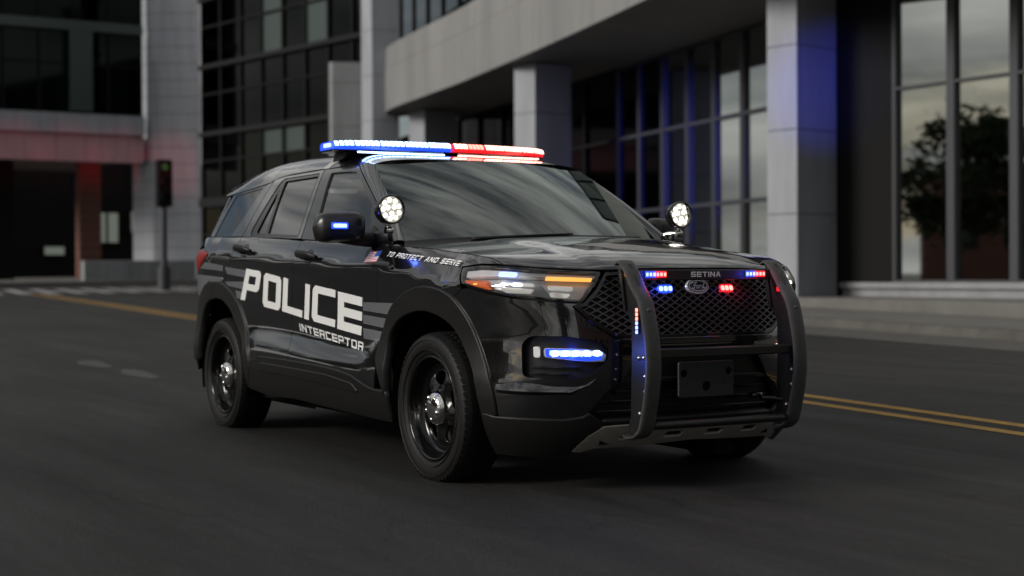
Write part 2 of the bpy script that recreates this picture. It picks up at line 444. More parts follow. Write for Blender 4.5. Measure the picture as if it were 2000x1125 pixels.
sheet('gutter', lambda x, v: (x, ky(x)-1.5+v), xs_, [0, .75, 1.5], gutter_m, .004)
def kerb(name, f0, f1, xs, h, m, lift=0):
    prof = [(0, 0), (.02, h-.02), (.05, h), (1, h)]; vs = []
    for x in xs:
        a, b = V((*f0(x), 0)), V((*f1(x), 0)); d = (b-a).normalized()
        for w, z in prof[:3]+[(None, h)]:
            q = b if w is None else a+d*w
            vs.append((q.x, q.y, gz(q.x, q.y)+z+lift))
    o = mesh_obj(name, vs, [(i*4+k, (i+1)*4+k, (i+1)*4+k+1, i*4+k+1) for i in range(len(xs)-1) for k in range(3)], m); o['kind'] = 'structure'; return o
kerb('kerb', lambda x: (x, ky(x)), lambda x: (x, ky(x)+.32), xs_, .15, kerb_m)
py = lambda x: 16.22+KS*(x+16.13)                             # front edge of the raised plaza
sheet('pavement', lambda x, v: (x, ky(x)+.32+v*(py(x)-ky(x)-.32)), xs_, [0, .33, .66, 1], concrete, .15)
PLZ = .50
def plaza():
    vs = []; xs = rng_(-48, 14, 2)
    for x in xs:
        y = py(x); top = max(PLZ, gz(x, y)+.22)
        vs += [(x, y, gz(x, y)-.2), (x, y, top-.012), (x, y+.012, top), (x, y+.4, top), (x, y+14, top)]
    n = 5; o = mesh_obj('plaza', vs, [(i*n+k, (i+1)*n+k, (i+1)*n+k+1, i*n+k+1) for i in range(len(xs)-1) for k in range(4)], concrete); o['kind'] = 'structure'
plaza()
# painted lines
yl = pchip([-47, -35, -23.3, -10, -2.3, .1, 8, 14], [7.70, 6.65, 5.52, 4.42, 3.63, 3.26, 1.85, .75])
for k, d in enumerate((.17, -.17)):
    sheet('yellow_line', lambda x, v, d=d: (x, yl(x)+d+v), rng_(-47, 14, .5), [-.065, .065], yellow, .004)
for k in range(15):
    y = 3.6+1.0*k
    sheet('crosswalk_stripe', lambda x, v, y=y: (x, y-.13*(x+50)+v), [-56, -53, -50, -47], [0, .5], white_p, .004)
for (x, y, a, b) in ((-10.1, .05, .7, .15), (-8.3, .02, .75, .13)):
    o = sheet('road_patch', lambda u, v, x=x, y=y, a=a, b=b: (x+a*v*math.cos(u)*1.0, y+b*v*math.sin(u)*(1+.2*math.sin(3*u))-a*v*math.cos(u)*.1), rng_(0, 2*PI, .26), [0.01, .5, 1], mat('patch_concrete', (.045, .0445, .0455), .85, noise=(6, .3)), .004)
# pavement across the far end and on the near side of the street
sheet('far_pavement', lambda u, v: (-66-v*18, -60+u), rng_(0, 130, 2.5), [0, .2, .4, .6, .8, 1], concrete, .15)
kerb('far_kerb', lambda y: (-65.7, y), lambda y: (-66.0, y), rng_(-60, 70, 3), .15, kerb_m)
sheet('near_pavement', lambda x, v: (x, -10.5-.15*(x+10)-v), rng_(-66, 30, 3), [0, 2, 4, 6, 20], concrete, .15)
kerb('near_kerb', lambda x: (x, -10.5-.15*(x+10)+.3), lambda x: (x, -10.5-.15*(x+10)), rng_(-66, 30, 3), .15, kerb_m)

# ------------------------------------------------------------------ buildings
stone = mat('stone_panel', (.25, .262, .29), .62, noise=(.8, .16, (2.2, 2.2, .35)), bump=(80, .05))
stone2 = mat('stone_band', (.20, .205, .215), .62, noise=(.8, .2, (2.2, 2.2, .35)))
fascia_m = mat('fascia_panel', (.19, .19, .188), .6, noise=(.6, .14, (1.5, 1.5, .4)))
soffit_m = mat('soffit', (.13, .125, .12), .8, noise=(.8, .15))
joint = mat('joint_dark', (.02, .02, .022), .9)
frame_m = mat('mullion_metal', (.034, .036, .042), .5, .1)
post_m = mat('post_black', (.008, .008, .008), .8, spec=.15)
frame_d = mat('dark_frame', (.006, .006, .0064), .8, spec=.15)
teal = mat('green_panel_and_lit_pane', (.030, .046, .043), .3)
brick_m = mat('brick', (.13, .055, .04), .85, noise=(6, .3))
def pane_mat(name, col, r=.02):
    return mat(name, col, r, 1.0, bump=(.35, .02))
pane_hi = pane_mat('reflective_glass', (.44, .46, .44))
pane_lo = pane_mat('dark_glass', (.010, .0115, .0115), .05)
pane_up = pane_mat('upper_glass', (.10, .12, .115), .04)

def quadbox(mb, p0, p1, z0, z1, th):
    """upright slab from plan point p0 to p1, thickness th to the left of the direction (towards the inside)"""
    d = (V(p1)-V(p0)).normalized(); n = V((-d.y, d.x))*th
    pts = [V(p0), V(p1), V(p1)+n, V(p0)+n]; vs = [(q.x, q.y, z) for z in (z0, z1) for q in pts]
    mb.add(vs, [(0, 3, 2, 1), (4, 5, 6, 7), (0, 1, 5, 4), (1, 2, 6, 5), (2, 3, 7, 6), (3, 0, 4, 7)])
def block_column(bld, M, Lc, Rc, z0, z1, step, m=None, name='column', first=None, gap=.02):
    """stone-clad pier: plan corner M nearest the street, faces M-Lc and M-Rc; every course is a panel of its own"""
    M, Lc, Rc = V(M), V(Lc), V(Rc); F = Lc+Rc-M; m = m or stone
    cen = (M+F)/2
    core = MB(); sh = lambda p: cen+(p-cen)*.97
    pts = [sh(p) for p in (M, Rc, F, Lc)]; vs = [(p.x, p.y, z) for z in (z0, z1) for p in pts]
    core.add(vs, [(0, 3, 2, 1), (4, 5, 6, 7), (0, 1, 5, 4), (1, 2, 6, 5), (2, 3, 7, 6), (3, 0, 4, 7)])
    c = core.build(name, joint, bld); z = z0
    while z < z1-.05:
        zt = min(z1, z+step if z > z0 or first is None else first); g = gap/2
        b = MB(); pts = (M, Rc, F, Lc); vs = [(p.x, p.y, zz) for zz in (z+g, zt-g) for p in pts]
        b.add(vs, [(0, 3, 2, 1), (4, 5, 6, 7), (0, 1, 5, 4), (1, 2, 6, 5), (2, 3, 7, 6), (3, 0, 4, 7)]); b.build('stone_panel', m, c); z = zt
    return c
def curtain(bld, p0, p1, z_rows, nb, pm, fm, mull=.12, depth=.25, name='curtain_wall', rec=.10, pane_of=None, tw=.10):
    """glazed wall from p0 to p1: mullions and transoms in one frame, each pane a part"""
    p0, p1 = V(p0), V(p1); d = (p1-p0); ln = d.length; d.normalize(); n = V((-d.y, d.x)); fr = MB()
    at = lambda t: p0+d*t
    for i in range(nb+1):
        t = ln*i/nb; quadbox(fr, at(max(0, t-mull/2)), at(min(ln, t+mull/2)), z_rows[0], z_rows[-1], depth)
    for z in z_rows: quadbox(fr, at(0)+n*.012, at(ln)+n*.012, z-tw/2, z+tw/2, depth-.03)
    f = fr.build(name, fm, bld)
    for i in range(nb):
        for j in range(len(z_rows)-1):
            b = MB(); quadbox(b, at(ln*i/nb+mull/2)+n*rec, at(ln*(i+1)/nb-mull/2)+n*rec, z_rows[j]+tw/2, z_rows[j+1]-tw/2, .03)
            b.build('pane', pane_of(i, j) if pane_of else pm, f)
    return f
CJ = [.48, 2.25, 4.02, 5.79]
ob = thing('office_building', 'pale office building with curved canopy over glass walls and square columns beside the road', 'building', (-25, 20, 0))
block_column(ob, (-17.14, 16.54), (-17.92, 16.40), (-17.38, 17.86), PLZ-.02, 7.26, 1.77)
block_column(ob, (-30.9, 18.55), (-31.85, 18.40), (-31.1, 19.95), PLZ-.02, 7.26, 1.77)
block_column(ob, (-43.6, 21.4), (-44.6, 21.25), (-43.8, 22.9), PLZ-.02, 7.26, 1.77)
# canopy band along the curve, panel by panel
fc = spl([(-46.6, 21.9), (-45.9, 20.9), (-43.97, 20.21), (-39.85, 19.5), (-36.05, 18.86), (-30.98, 17.82), (-26.76, 16.9), (-21.47, 15.64), (-15.5, 14.1), (-8, 11.9)], 7)
cb = MB()
for i in range(len(fc)-1): quadbox(cb, V(fc[i])+V((.05, .12)), V(fc[i+1])+V((.05, .12)), 7.30, 9.66, .5)
canopy = cb.build('canopy', joint, ob)
for i in range(0, len(fc)-1):
    for z0, z1, o_ in ((7.27, 8.86, 0), (8.885, 9.70, .03)):
        b = MB(); a, c_ = V(fc[i]), V(fc[i+1]); d = (c_-a).normalized()*.006; n = V((-d.y, d.x)).normalized()
        quadbox(b, a+d+n*o_, c_-d+n*o_, z0, z1, .12); b.build('fascia_panel', fascia_m, canopy)
wall_pts = [(-46.5, 24.4), (-35.28, 22.34), (-27.64, 20.92), (-22.2, 19.9), (-18.60, 19.22)]
sv = []; 
for i in range(40):
    t = i/39; x = -46.4+(-8+46.4)*t
    def interp(pl, x):
        for a, b in zip(pl[:-1], pl[1:]):
            if a[0] <= x <= b[0]: return a[1]+(b[1]-a[1])*(x-a[0])/(b[0]-a[0])
        return pl[-1][1]
    yf = interp(fc, x)+.05; yw = (interp(wall_pts, x) if x < -18.6 else 19.6)+.6
    sv += [(x, yf, 7.285), (x, yw, 7.285), (x, yf, 7.5), (x, yw, 7.5)]
sb = MB(); sb.add(sv, [(i*4, i*4+4, i*4+5, i*4+1) for i in range(39)]+[(i*4+2, i*4+3, i*4+7, i*4+6) for i in range(39)]); sb.build('soffit', soffit_m, ob)
# glass under the canopy; the left bays' dark reflection is put into the colour
ROWS = [.80, 2.85, 5.10, 7.24]
curtain(ob, (-62.0, 27.24), (-31.0, 21.54), ROWS, 12, pane_lo, frame_d, pane_of=lambda i, j: pane_lo, mull=.16)
curtain(ob, (-31.0, 21.54), (-18.66, 19.23), ROWS, 8, pane_hi, frame_m, mull=.20, pane_of=lambda i, j: pane_hi if i > 1 else pane_lo)
b = MB(); quadbox(b, (-62, 27.2), (-18.66, 19.19), PLZ-.05, .80, .4); b.build('plinth', stone2, ob)
b = MB(); quadbox(b, (-17.80, 17.97), (-15.99, 18.08), PLZ-.05, 9.2, .5); quadbox(b, (-18.60, 19.20), (-17.35, 18.02), PLZ-.05, 7.26, .3); b.build('corner_post', post_m, ob)
curtain(ob, (-15.97, 18.08), (-5.5, 18.74), [.82, 4.80, 8.8], 7, pane_hi, frame_m, mull=.19, tw=.06)
b = MB(); quadbox(b, (-17.32, 17.88), (-5.5, 18.62), .68, .80, .35); quadbox(b, (-17.32, 17.97), (-5.5, 18.71), PLZ-.05, .68, .35); b.build('window_sill', stone2, ob)
# recessed floors above the canopy
curtain(ob, (-80, 34.6), (-14, 18.4), [9.6, 10.6, 13.2, 16.2], 22, pane_up, frame_d, mull=.12)
b = MB(); b.add([(-47, 22.5, 9.6), (-14, 14.6, 9.6), (-14, 18.6, 9.6), (-80, 34.8, 9.6)], [(0, 1, 2, 3)]); b.build('canopy_roof', soffit_m, ob)

tw_ = thing('stone_tower', 'slender pale stone tower shaft rising past the left end of the curved canopy', 'tower', (-46, 20.7, 0))
block_column(tw_, (-46.2, 20.45), (-46.9, 20.32), (-45.95, 21.5), .3, 19.0, 1.77, first=1.72)
bl_ = thing('stone_pier', 'short flat-topped pale stone pier left of the slender tower', 'pier', (-48.6, 20.4, 0))
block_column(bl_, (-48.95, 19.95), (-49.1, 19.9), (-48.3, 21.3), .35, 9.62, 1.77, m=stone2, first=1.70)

ledge_m = mat('ledge_grey', (.010, .010, .0115), .8, spec=.2)
dk = thing('glass_office_block', 'dark glass office block with thin ledges between the wide pier and the short pier', 'building', (-56, 20, 0))
for j, (za, zb) in enumerate(((1.0, 4.2), (4.6, 7.5), (7.7, 10.65), (10.85, 13.8), (14.0, 17.0), (17.2, 20))):
    curtain(dk, (-61.2, 18.62), (-47.6, 21.35), [za, (za+zb)/2+.3, zb], 8, pane_lo, frame_d, mull=.14, pane_of=lambda i, k, j=j: teal if (j == 1 and i in (3, 4, 6) and k == 1) or (j == 3 and i in (3, 5)) else pane_lo)  # teal panes stand for dimly lit windows: the light is put into colour
    b = MB(); quadbox(b, V((-61.2, 18.47)), V((-47.6, 21.20)), zb, zb+(.4 if j == 0 else .2), .5); b.build('ledge', ledge_m, dk)
b = MB(); quadbox(b, (-61.2, 18.57), (-47.6, 21.3), .2, 1.0, .5); b.build('plinth', stone2, dk)

pr_ = thing('stone_clad_pier', 'wide pale stone-clad pier rising full height beside the traffic light', 'pier', (-70, 20, 0))
block_column(pr_, (-70.25, 19.05), (-71.9, 18.45), (-69.0, 21.25), .7, 21.0, .88, gap=.025)

lb = thing('bridge_building', 'dark glazed building on the left with a pale band over a deep shadowed passage', 'building', (-71, 13, 0))
for k in range(7):
    y0 = 8.0+k*1.52
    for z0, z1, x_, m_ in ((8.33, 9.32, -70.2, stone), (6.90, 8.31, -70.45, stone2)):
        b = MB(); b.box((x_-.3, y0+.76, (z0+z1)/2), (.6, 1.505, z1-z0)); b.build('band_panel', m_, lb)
for j, (za, zb) in enumerate(((9.4, 13.6), (14.1, 19))):
    curtain(lb, (-70.5, 8.0), (-70.5, 18.6), [za, (za+zb)/2+.4, zb], 6, pane_lo, frame_d, mull=.12)
b = MB(); b.box((-70.5, 13.3, 13.85), (.3, 10.6, .5)); b.build('ledge', teal, lb)
b = MB(); b.box((-70.3, 15.35, 11.5), (.35, 1.15, 4.1)); b.build('green_column', teal, lb)
b = MB(); b.box((-77.5, 13.3, 7.6), (13.4, 10.6, .6)); b.build('ceiling', soffit_m, lb)
b = MB(); b.box((-90, 17, 4.2), (.5, 26, 8.4)); b.build('back_wall', frame_d, lb)
b = MB(); b.box((-76, 17.15, 3.9), (1.0, 1.15, 6.8)); bc = b.build('brick_column', brick_m, lb)
b = MB()
for z in rng_(1.0, 7.0, .5): b.box((-76, 17.15, z), (1.03, 1.18, .03))
b.build('mortar_joint', joint, bc)
b = MB(); b.box((-75.8, 12.6, 3.9), (.8, .9, 6.8)); b.build('support_column', frame_d, lb)
lit = mat('lit_window', (.1, .1, .09), .4, emit=(.62, .70, .58), es=.16)
for (y, z, w, h) in ((21.3, 4.1, .9, 1.9), (22.25, 4.1, .6, 1.9), (24.0, 4.5, 1.1, 1.3), (25.2, 4.5, .8, 1.3), (18.5, 2.6, 1.2, .5)):
    b = MB(); b.box((-89.6, y, z), (.2, w+.16, h+.16)); wf = b.build('window', frame_d, lb); b = MB(); b.box((-89.45, y, z), (.12, w, h)); b.build('pane', lit, wf)
pw = thing('planter_wall', 'low grey stone planter wall at the foot of the wide pier', 'wall', (-68.5, 17.5, 0))
for k in range(5):
    b = MB(); y = 15.4+k*1.15; b.box((-68.3, y, gz(-68, y)+.15+.5), (.6, 1.135, 1.0), .02); b.build('stone_block', stone2, pw)
# traffic light at the far corner
tl = thing('traffic_light', 'dark traffic light on a pole showing green in front of the wide pier', 'traffic light', (-50.5, 13.45, 0))
gx, gy = -50.5, 13.45; gzz = gz(gx, gy)
b = MB(); b.tube([(gx, gy, gzz), (gx, gy, 3.7)], .13, 12); b.tube([(gx, gy, gzz), (gx, gy, gzz+.9)], .24, 12); b.build('pole', frame_m, tl, sharp=40)
b = MB(); b.box((gx+.05, gy, 4.62), (.35, .62, 1.85), .05); hs = b.build('housing', frame_d, tl)
for k, m_ in enumerate((mat('signal_green', (.02, .1, .03), .3, emit=(.03, .30, .06), es=.12), rubber_d if False else frame_d, frame_d)):
    b = MB(); b.lathe([(0, .01), (.13, 0)], (gx+.235, gy, 5.25-.58*k), (1, 0, 0), 16); b.build('signal_lens', m_, hs)
    b = MB(); b.lathe([(.15, 0), (.16, .2)], (gx+.22, gy, 5.25-.58*k), (1, -.05, 0), 16); b.build('visor', frame_d, hs)
# across the street, out of the frame: what the glass and the car paint mirror
def leaf_tree(name, x, y, h, r, label, seed, grp):
    rg = random.Random(seed); t = thing(name, label, 'tree', (x, y, gz(x, y)), grp); z0 = gz(x, y)
    b = MB(); b.tube([(x, y, z0), (x+.05, y, z0+h*.3), (x, y+.1, z0+h*.7)], [.20, .15, .05], 8)
    for k in range(7):
        a = rg.uniform(0, 2*PI); zz = z0+h*rg.uniform(.3, .6); b.tube([(x, y, zz), (x+math.cos(a)*r*.4, y+math.sin(a)*r*.4, zz+h*.12), (x+math.cos(a)*r*.75, y+math.sin(a)*r*.75, zz+h*.22)], [.07, .05, .02], 5)
    b.build('trunk', mat('bark', (.06, .05, .04), .9), t, smooth=True)
    b = MB(); cl = []
    for k in range(34):
        a = rg.uniform(0, 2*PI); q = rg.uniform(0, 1)**.6; zz = z0+h*rg.uniform(.34, .98); rr = r*q*(1-abs((zz-z0)/h-.58)*1.3); cl.append((V((x+math.cos(a)*rr, y+math.sin(a)*rr, zz)), r*rg.uniform(.16, .34)))
    for c_, cr_ in cl:
        for k in range(120):
            d = V((rg.gauss(0, 1), rg.gauss(0, 1), rg.gauss(0, .8)))*cr_*.6; p_ = c_+d; u_ = V((rg.gauss(0, 1), rg.gauss(0, 1), rg.gauss(0, 1))).normalized(); w_ = u_.orthogonal().normalized(); s_ = rg.uniform(.16, .34)
            b.add([p_-u_*s_, p_+w_*s_*.6, p_+u_*s_, p_-w_*s_*.6], [(0, 1, 2, 3)])
    b.build('crown', leaf_m, t)
leaf_m = mat('foliage', (.045, .065, .028), .7, noise=(1.5, .4))
for k, (x, y, h, r) in enumerate(((-50, -15, 7.5, 3.2), (-41, -19, 8.5, 3.8), (-33, -17, 6.5, 2.8), (-24, -21, 8, 3.6), (-14, -20, 7, 3.0), (-63, -8, 8, 3.4), (-4, -22, 8, 3.5), (18, -24, 8, 3.6), (30, -20, 7, 3.2))):  # last two trees are added out of view to darken the fender's reflection
    leaf_tree('street_tree', x, y, h, r, 'leafy street tree across the road, itself unseen, a dark shape mirrored in glass and paint', 20+k, 'street trees across the road')
hb = thing('brick_building', 'low brown brick building across the road, mirrored in the car doors', 'building', (-30, -34, 0))
b = MB(); b.box((-30, -36, 3.2), (46, 8, 7.4)); wl_ = b.build('wall', brick_m, hb)
b = MB(); b.box((-30, -36, 7.05), (46.6, 8.6, .3)); b.build('roof', stone2, hb)
for k in range(11):
    b = MB(); b.box((-50+4*k, -31.95, 3.6), (2.2, .2, 2.4)); f = b.build('window', frame_m, wl_); b = MB(); b.box((-50+4*k, -31.88, 3.6), (2.0, .12, 2.2)); b.build('pane', pane_up, f)

# unseen blocks added behind the camera to darken reflections in the car's front
eb = thing('unseen_corner_block', 'added unseen dark stone block on the near corner, darkening the bumper reflections', 'building', (34, 18, 0))
b = MB(); b.box((30, 24, 7), (30, 12, 14)); wl_ = b.build('wall', soffit_m, eb)
for k in range(8):
    for z in (3.2, 7.2, 11.0):
        b = MB(); b.box((16.8+3.6*k, 17.95, z), (2.4, .2, 2.5)); f = b.build('window', frame_d, wl_); b = MB(); b.box((16.8+3.6*k, 17.88, z), (2.2, .12, 2.3)); b.build('pane', pane_lo, f)
b = MB(); b.box((30, 23.8, 14.2), (30.8, 12.8, .5)); b.build('roof', stone2, eb)
sb_ = thing('unseen_end_block', 'added unseen brown brick block behind the camera, darkening the car reflections', 'building', (58, -4, 0))
b = MB(); b.box((62, -4, 5), (10, 40, 10)); wl_ = b.build('wall', brick_m, sb_)
for k in range(10):
    for z in (2.6, 6.6):
        b = MB(); b.box((56.95, -21+3.8*k, z), (.2, 1.8, 2.2)); f = b.build('window', frame_m, wl_); b = MB(); b.box((56.88, -21+3.8*k, z), (.12, 1.6, 2.0)); b.build('pane', pane_up, f)
b = MB(); b.box((62, -4, 10.2), (10.8, 40.8, .4)); b.build('roof', stone2, sb_)
# ------------------------------------------------------------------ car materials
paint = mat('black_paint', (.004, .0039, .0045), .16, 0, coat=1.0, spec=.3, coat_rough=.015, coat_ior=1.85)
gloss = mat('gloss_black', (.006, .006, .006), .12, spec=.5)
plastic = mat('grained_plastic', (.0085, .0083, .0081), .42, spec=.28, noise=(60, .15), bump=(700, .12))
dark = mat('dark_void', (.004, .004, .004), .9, spec=.1)
rubber = mat('tyre_rubber', (.0075, .0073, .0072), .55, spec=.25, noise=(30, .25), bump=(250, .15))
steel_black = mat('black_steel', (.004, .004, .004), .14, spec=.4)
powder = mat('powder_coat', (.009, .0088, .0086), .38, spec=.45, noise=(40, .2), bump=(500, .1))
chrome = mat('chrome', (.78, .77, .74), .09, 1.0)
badge_silver = mat('badge_silver', (.70, .70, .69), .25, .25)
satin = mat('satin_metal', (.42, .40, .37), .32, 1.0)
skid_silver = mat('skid_silver', (.24, .222, .195), .38, .3, noise=(30, .12))
white_vinyl = mat('white_vinyl', (.80, .80, .79), .38, coat=.3)
grey_vinyl = mat('grey_vinyl', (.12, .125, .135), .3, coat=.8)
red_vinyl = mat('red_vinyl', (.55, .05, .04), .4)
blue_vinyl = mat('blue_vinyl', (.02, .07, .28), .4)
glass_clear = glass_mat('clear_glass', (.70, .76, .73), (1, 1, .98), 2.5)
glass_shield = glass_mat('windshield_glass', (.07, .082, .078), (.92, 1, .97), 2.1)
glass_dark = glass_mat('privacy_glass', (.04, .042, .04), (1, 1, 1), 2.7)
lens_clear = glass_mat('lens_clear', (.93, .93, .94), (1, 1, 1), 1.55)
cap_rubber = mat('cap_rubber', (.042, .041, .040), .5, spec=.45, noise=(25, .25), bump=(300, .15))
lamp_house = mat('lamp_housing', (.34, .35, .36), .35, .2)
cabin = mat('cabin_trim', (.018, .018, .018), .7)
seat_cloth = mat('seat_cloth', (.03, .03, .031), .85, noise=(40, .2))
lamp_grey = mat('lamp_reflector', (.62, .63, .64), .30, .2)
def em(name, col, s): return mat(name, (col[0]*.2, col[1]*.2, col[2]*.2), .3, emit=col, es=s)
e_blue_core = em('blue_led', (.26, .36, 1.0), 3.2)
e_blue = em('blue_lens', (.02, .08, 1.0), 1.4)
e_red_core = em('red_led', (1.0, .22, .17), 3.6)
e_red = em('red_lens', (1.0, .015, .025), 1.0)
bar_blue = em('blue_bar_led', (.42, .64, 1.0), 5.5)
bar_red = em('red_bar_led', (1.0, .50, .38), 4.5)
e_white = em('white_led', (1.0, .97, .88), 3.0)
e_amber = em('amber_led', (1.0, .40, .07), 1.6)
amber_lens = em('amber_lens', (1.0, .17, .02), .35)
amber_off = mat('amber_unlit', (.10, .03, .01), .3)
tail_red = em('tail_lens', (.6, .02, .015), .12)
lens_dim = mat('lens_optics', (.7, .7, .68), .12, .7, emit=(1, .96, .85), es=.25)

# ------------------------------------------------------------------ the police car
car = thing('police_car', 'black police SUV with push bumper and lit blue and red light bar on asphalt road', 'police car')
P = panel
def A(name, lp, m, par=car, S=W, **k): return P(name, lp, S, m, par, **k)

# outlines in (c, z): c runs from the nose (0) back along the right side
L_DOORF = spl([(-2.165, 1.192), (-2.191, 1.113), (-2.214, 1.065), (-2.244, 1.006), (-2.256, .887), (-2.262, .75)], 4)
L_ARCHF = spl([(-2.262, .60), (-2.225, .70), (-2.105, .852), (-1.941, .934), (-1.76, .972), (-1.58, .964), (-1.433, .921), (-1.319, .832), (-1.246, .729), (-1.173, .603), (-1.128, .478), (-1.118, .376)], 5)
L_ARCHFI = spl([(-2.158, .40), (-2.141, .685), (-2.031, .795), (-1.869, .845), (-1.718, .856), (-1.562, .829), (-1.436, .777), (-1.335, .682), (-1.247, .558), (-1.206, .384)], 5)
L_ARCHR = spl([(-4.12, .44), (-4.16, .56), (-4.305, .78), (-4.445, .892), (-4.673, .975), (-4.86, .988), (-5.03, .965), (-5.198, .885), (-5.30, .73), (-5.335, .56), (-5.34, .44)], 5)
L_ARCHRI = spl([(-4.212, .315), (-4.25, .579), (-4.426, .724), (-4.536, .813), (-4.703, .872), (-4.875, .880), (-5.04, .845), (-5.15, .74), (-5.20, .60), (-5.215, .44)], 5)
L_MID = spl([(-3.367, 1.237), (-3.378, 1.15), (-3.400, 1.05), (-3.470, .80), (-3.480, .69), (-3.462, .52)], 4)
L_RDOOR = spl([(-4.39, 1.283), (-4.458, 1.212), (-4.460, 1.14), (-4.57, 1.06), (-4.645, 1.013), (-4.668, .976)], 4)
L_HOOD = spl([(-2.02, 1.18), (-1.775, 1.166), (-1.579, 1.145), (-1.39, 1.130), (-1.211, 1.112), (-1.108, 1.080)], 4)
L_ROCK = spl([(-4.107, .492), (-4.02, .505), (-3.971, .519), (-3.901, .526), (-3.437, .524), (-2.888, .513), (-2.574, .488), (-2.415, .447), (-2.313, .427), (-2.155, .423)], 4)
HL = [(-1.372, 1.034), (-1.384, 1.066), (-1.246, 1.0755), (-1.099, 1.0715), (-.847, 1.054), (-.605, 1.043), (-.623, 1.009), (-.667, .939), (-.706, .903), (-.809, .908), (-1.025, .928), (-1.166, .949), (-1.289, .973), (-1.345, .995)]
GRILLE_R = [(0, 1.04), (-.5, 1.04), (-.586, 1.040), (-.630, .962), (-.690, .899), (-.738, .886), (-.646, .803), (-.55, .749), (-.495, .735), (-.276, .733), (0, .733)]
FOG = rnd([(-.985, .715), (-.941, .750), (-.762, .748), (-.592, .713), (-.560, .690), (-.566, .632), (-.679, .555), (-.761, .548), (-.975, .560)], .03)
FANG = [(-1.105, .500), (-1.115, .535), (-.985, .557), (-.975, .556), (-.785, .541), (-.691, .545), (-.572, .622), (-.567, .605), (-.667, .524), (-.751, .494)]

i_f = lambda lst, pred: [q for q in lst if pred(q)]
fender = L_DOORF[:-1] + [(-2.262, .70), (-2.240, .668)] + i_f(L_ARCHF, lambda q: q[1] > .69 and q[0] < -1.43) + [(-1.433, .921), (-1.338, .966), (-1.352, .992), (-1.382, 1.030), (-1.394, 1.070), (-1.246, 1.083), (-1.113, 1.079)] + L_HOOD[::-1] + [(-2.10, 1.194)]
fdoor = L_DOORF[::-1] + [] + L_MID + [] + [q for q in L_ROCK if -3.44 < q[0] < -2.30] + [(-2.275, .45), (-2.268, .60)]
fdoor = L_DOORF[::-1][:] + [(-2.246, 1.194), (-2.671, 1.211)] + [(-3.30, 1.240)] + L_MID + [q for q in L_ROCK if -3.44 < q[0] < -2.30] + [(-2.29, .428), (-2.27, .52), (-2.262, .62)]
rdoor = [(-3.413, 1.246), (-4.215, 1.278)][:0] + L_MID[::-1] + [(-3.60, 1.252), (-4.215, 1.278)] + L_RDOOR + [q for q in L_ARCHR[::-1] if q[0] > -4.67 and q[1] > .50] + [(-4.125, .495)] + [q for q in L_ROCK if q[0] < -3.47]
quarter = L_RDOOR[::-1] + [(-4.715, 1.289), (-5.003, 1.298), (-5.23, 1.302), (-5.13, 1.235), (-5.06, 1.212), (-4.953, 1.178), (-5.06, 1.138), (-5.174, 1.091), (-5.30, 1.05), (-5.37, 1.012), (-5.37, .745), (-5.315, .735)] + [q for q in L_ARCHR[::-1] if q[0] < -4.67 and q[1] > .74 ]
_ar = [q for q in L_ARCHR if q[0] < -4.67 and q[1] > .74]
quarter = L_RDOOR[::-1] + [(-4.715, 1.289), (-5.003, 1.298), (-5.23, 1.302), (-5.13, 1.235), (-5.06, 1.212), (-4.953, 1.178), (-5.06, 1.138), (-5.174, 1.091), (-5.30, 1.05), (-5.37, 1.012), (-5.37, .745), (-5.315, .735)] + _ar[::-1]
tail = [(-5.06, 1.210), (-4.958, 1.177), (-5.06, 1.136), (-5.174, 1.089), (-5.30, 1.048), (-5.37, 1.01), (-5.56, 1.03), (-5.56, 1.205), (-5.13, 1.23)]
skin_r = [(0, .729), (-.276, .729), (-.495, .731), (-.55, .745), (-.646, .799), (-.742, .882), (-.712, .898), (-.809, .903), (-1.025, .923), (-1.166, .944), (-1.289, .968), (-1.338, .966)] + [q for q in L_ARCHF if q[0] > -1.434] + [(-.90, .362), (-.793, .362), (-.705, .376), (-.672, .392), (-.575, .492), (-.50, .532), (-.455, .60), (-.40, .655), (0, .655)]
skin = both(skin_r)

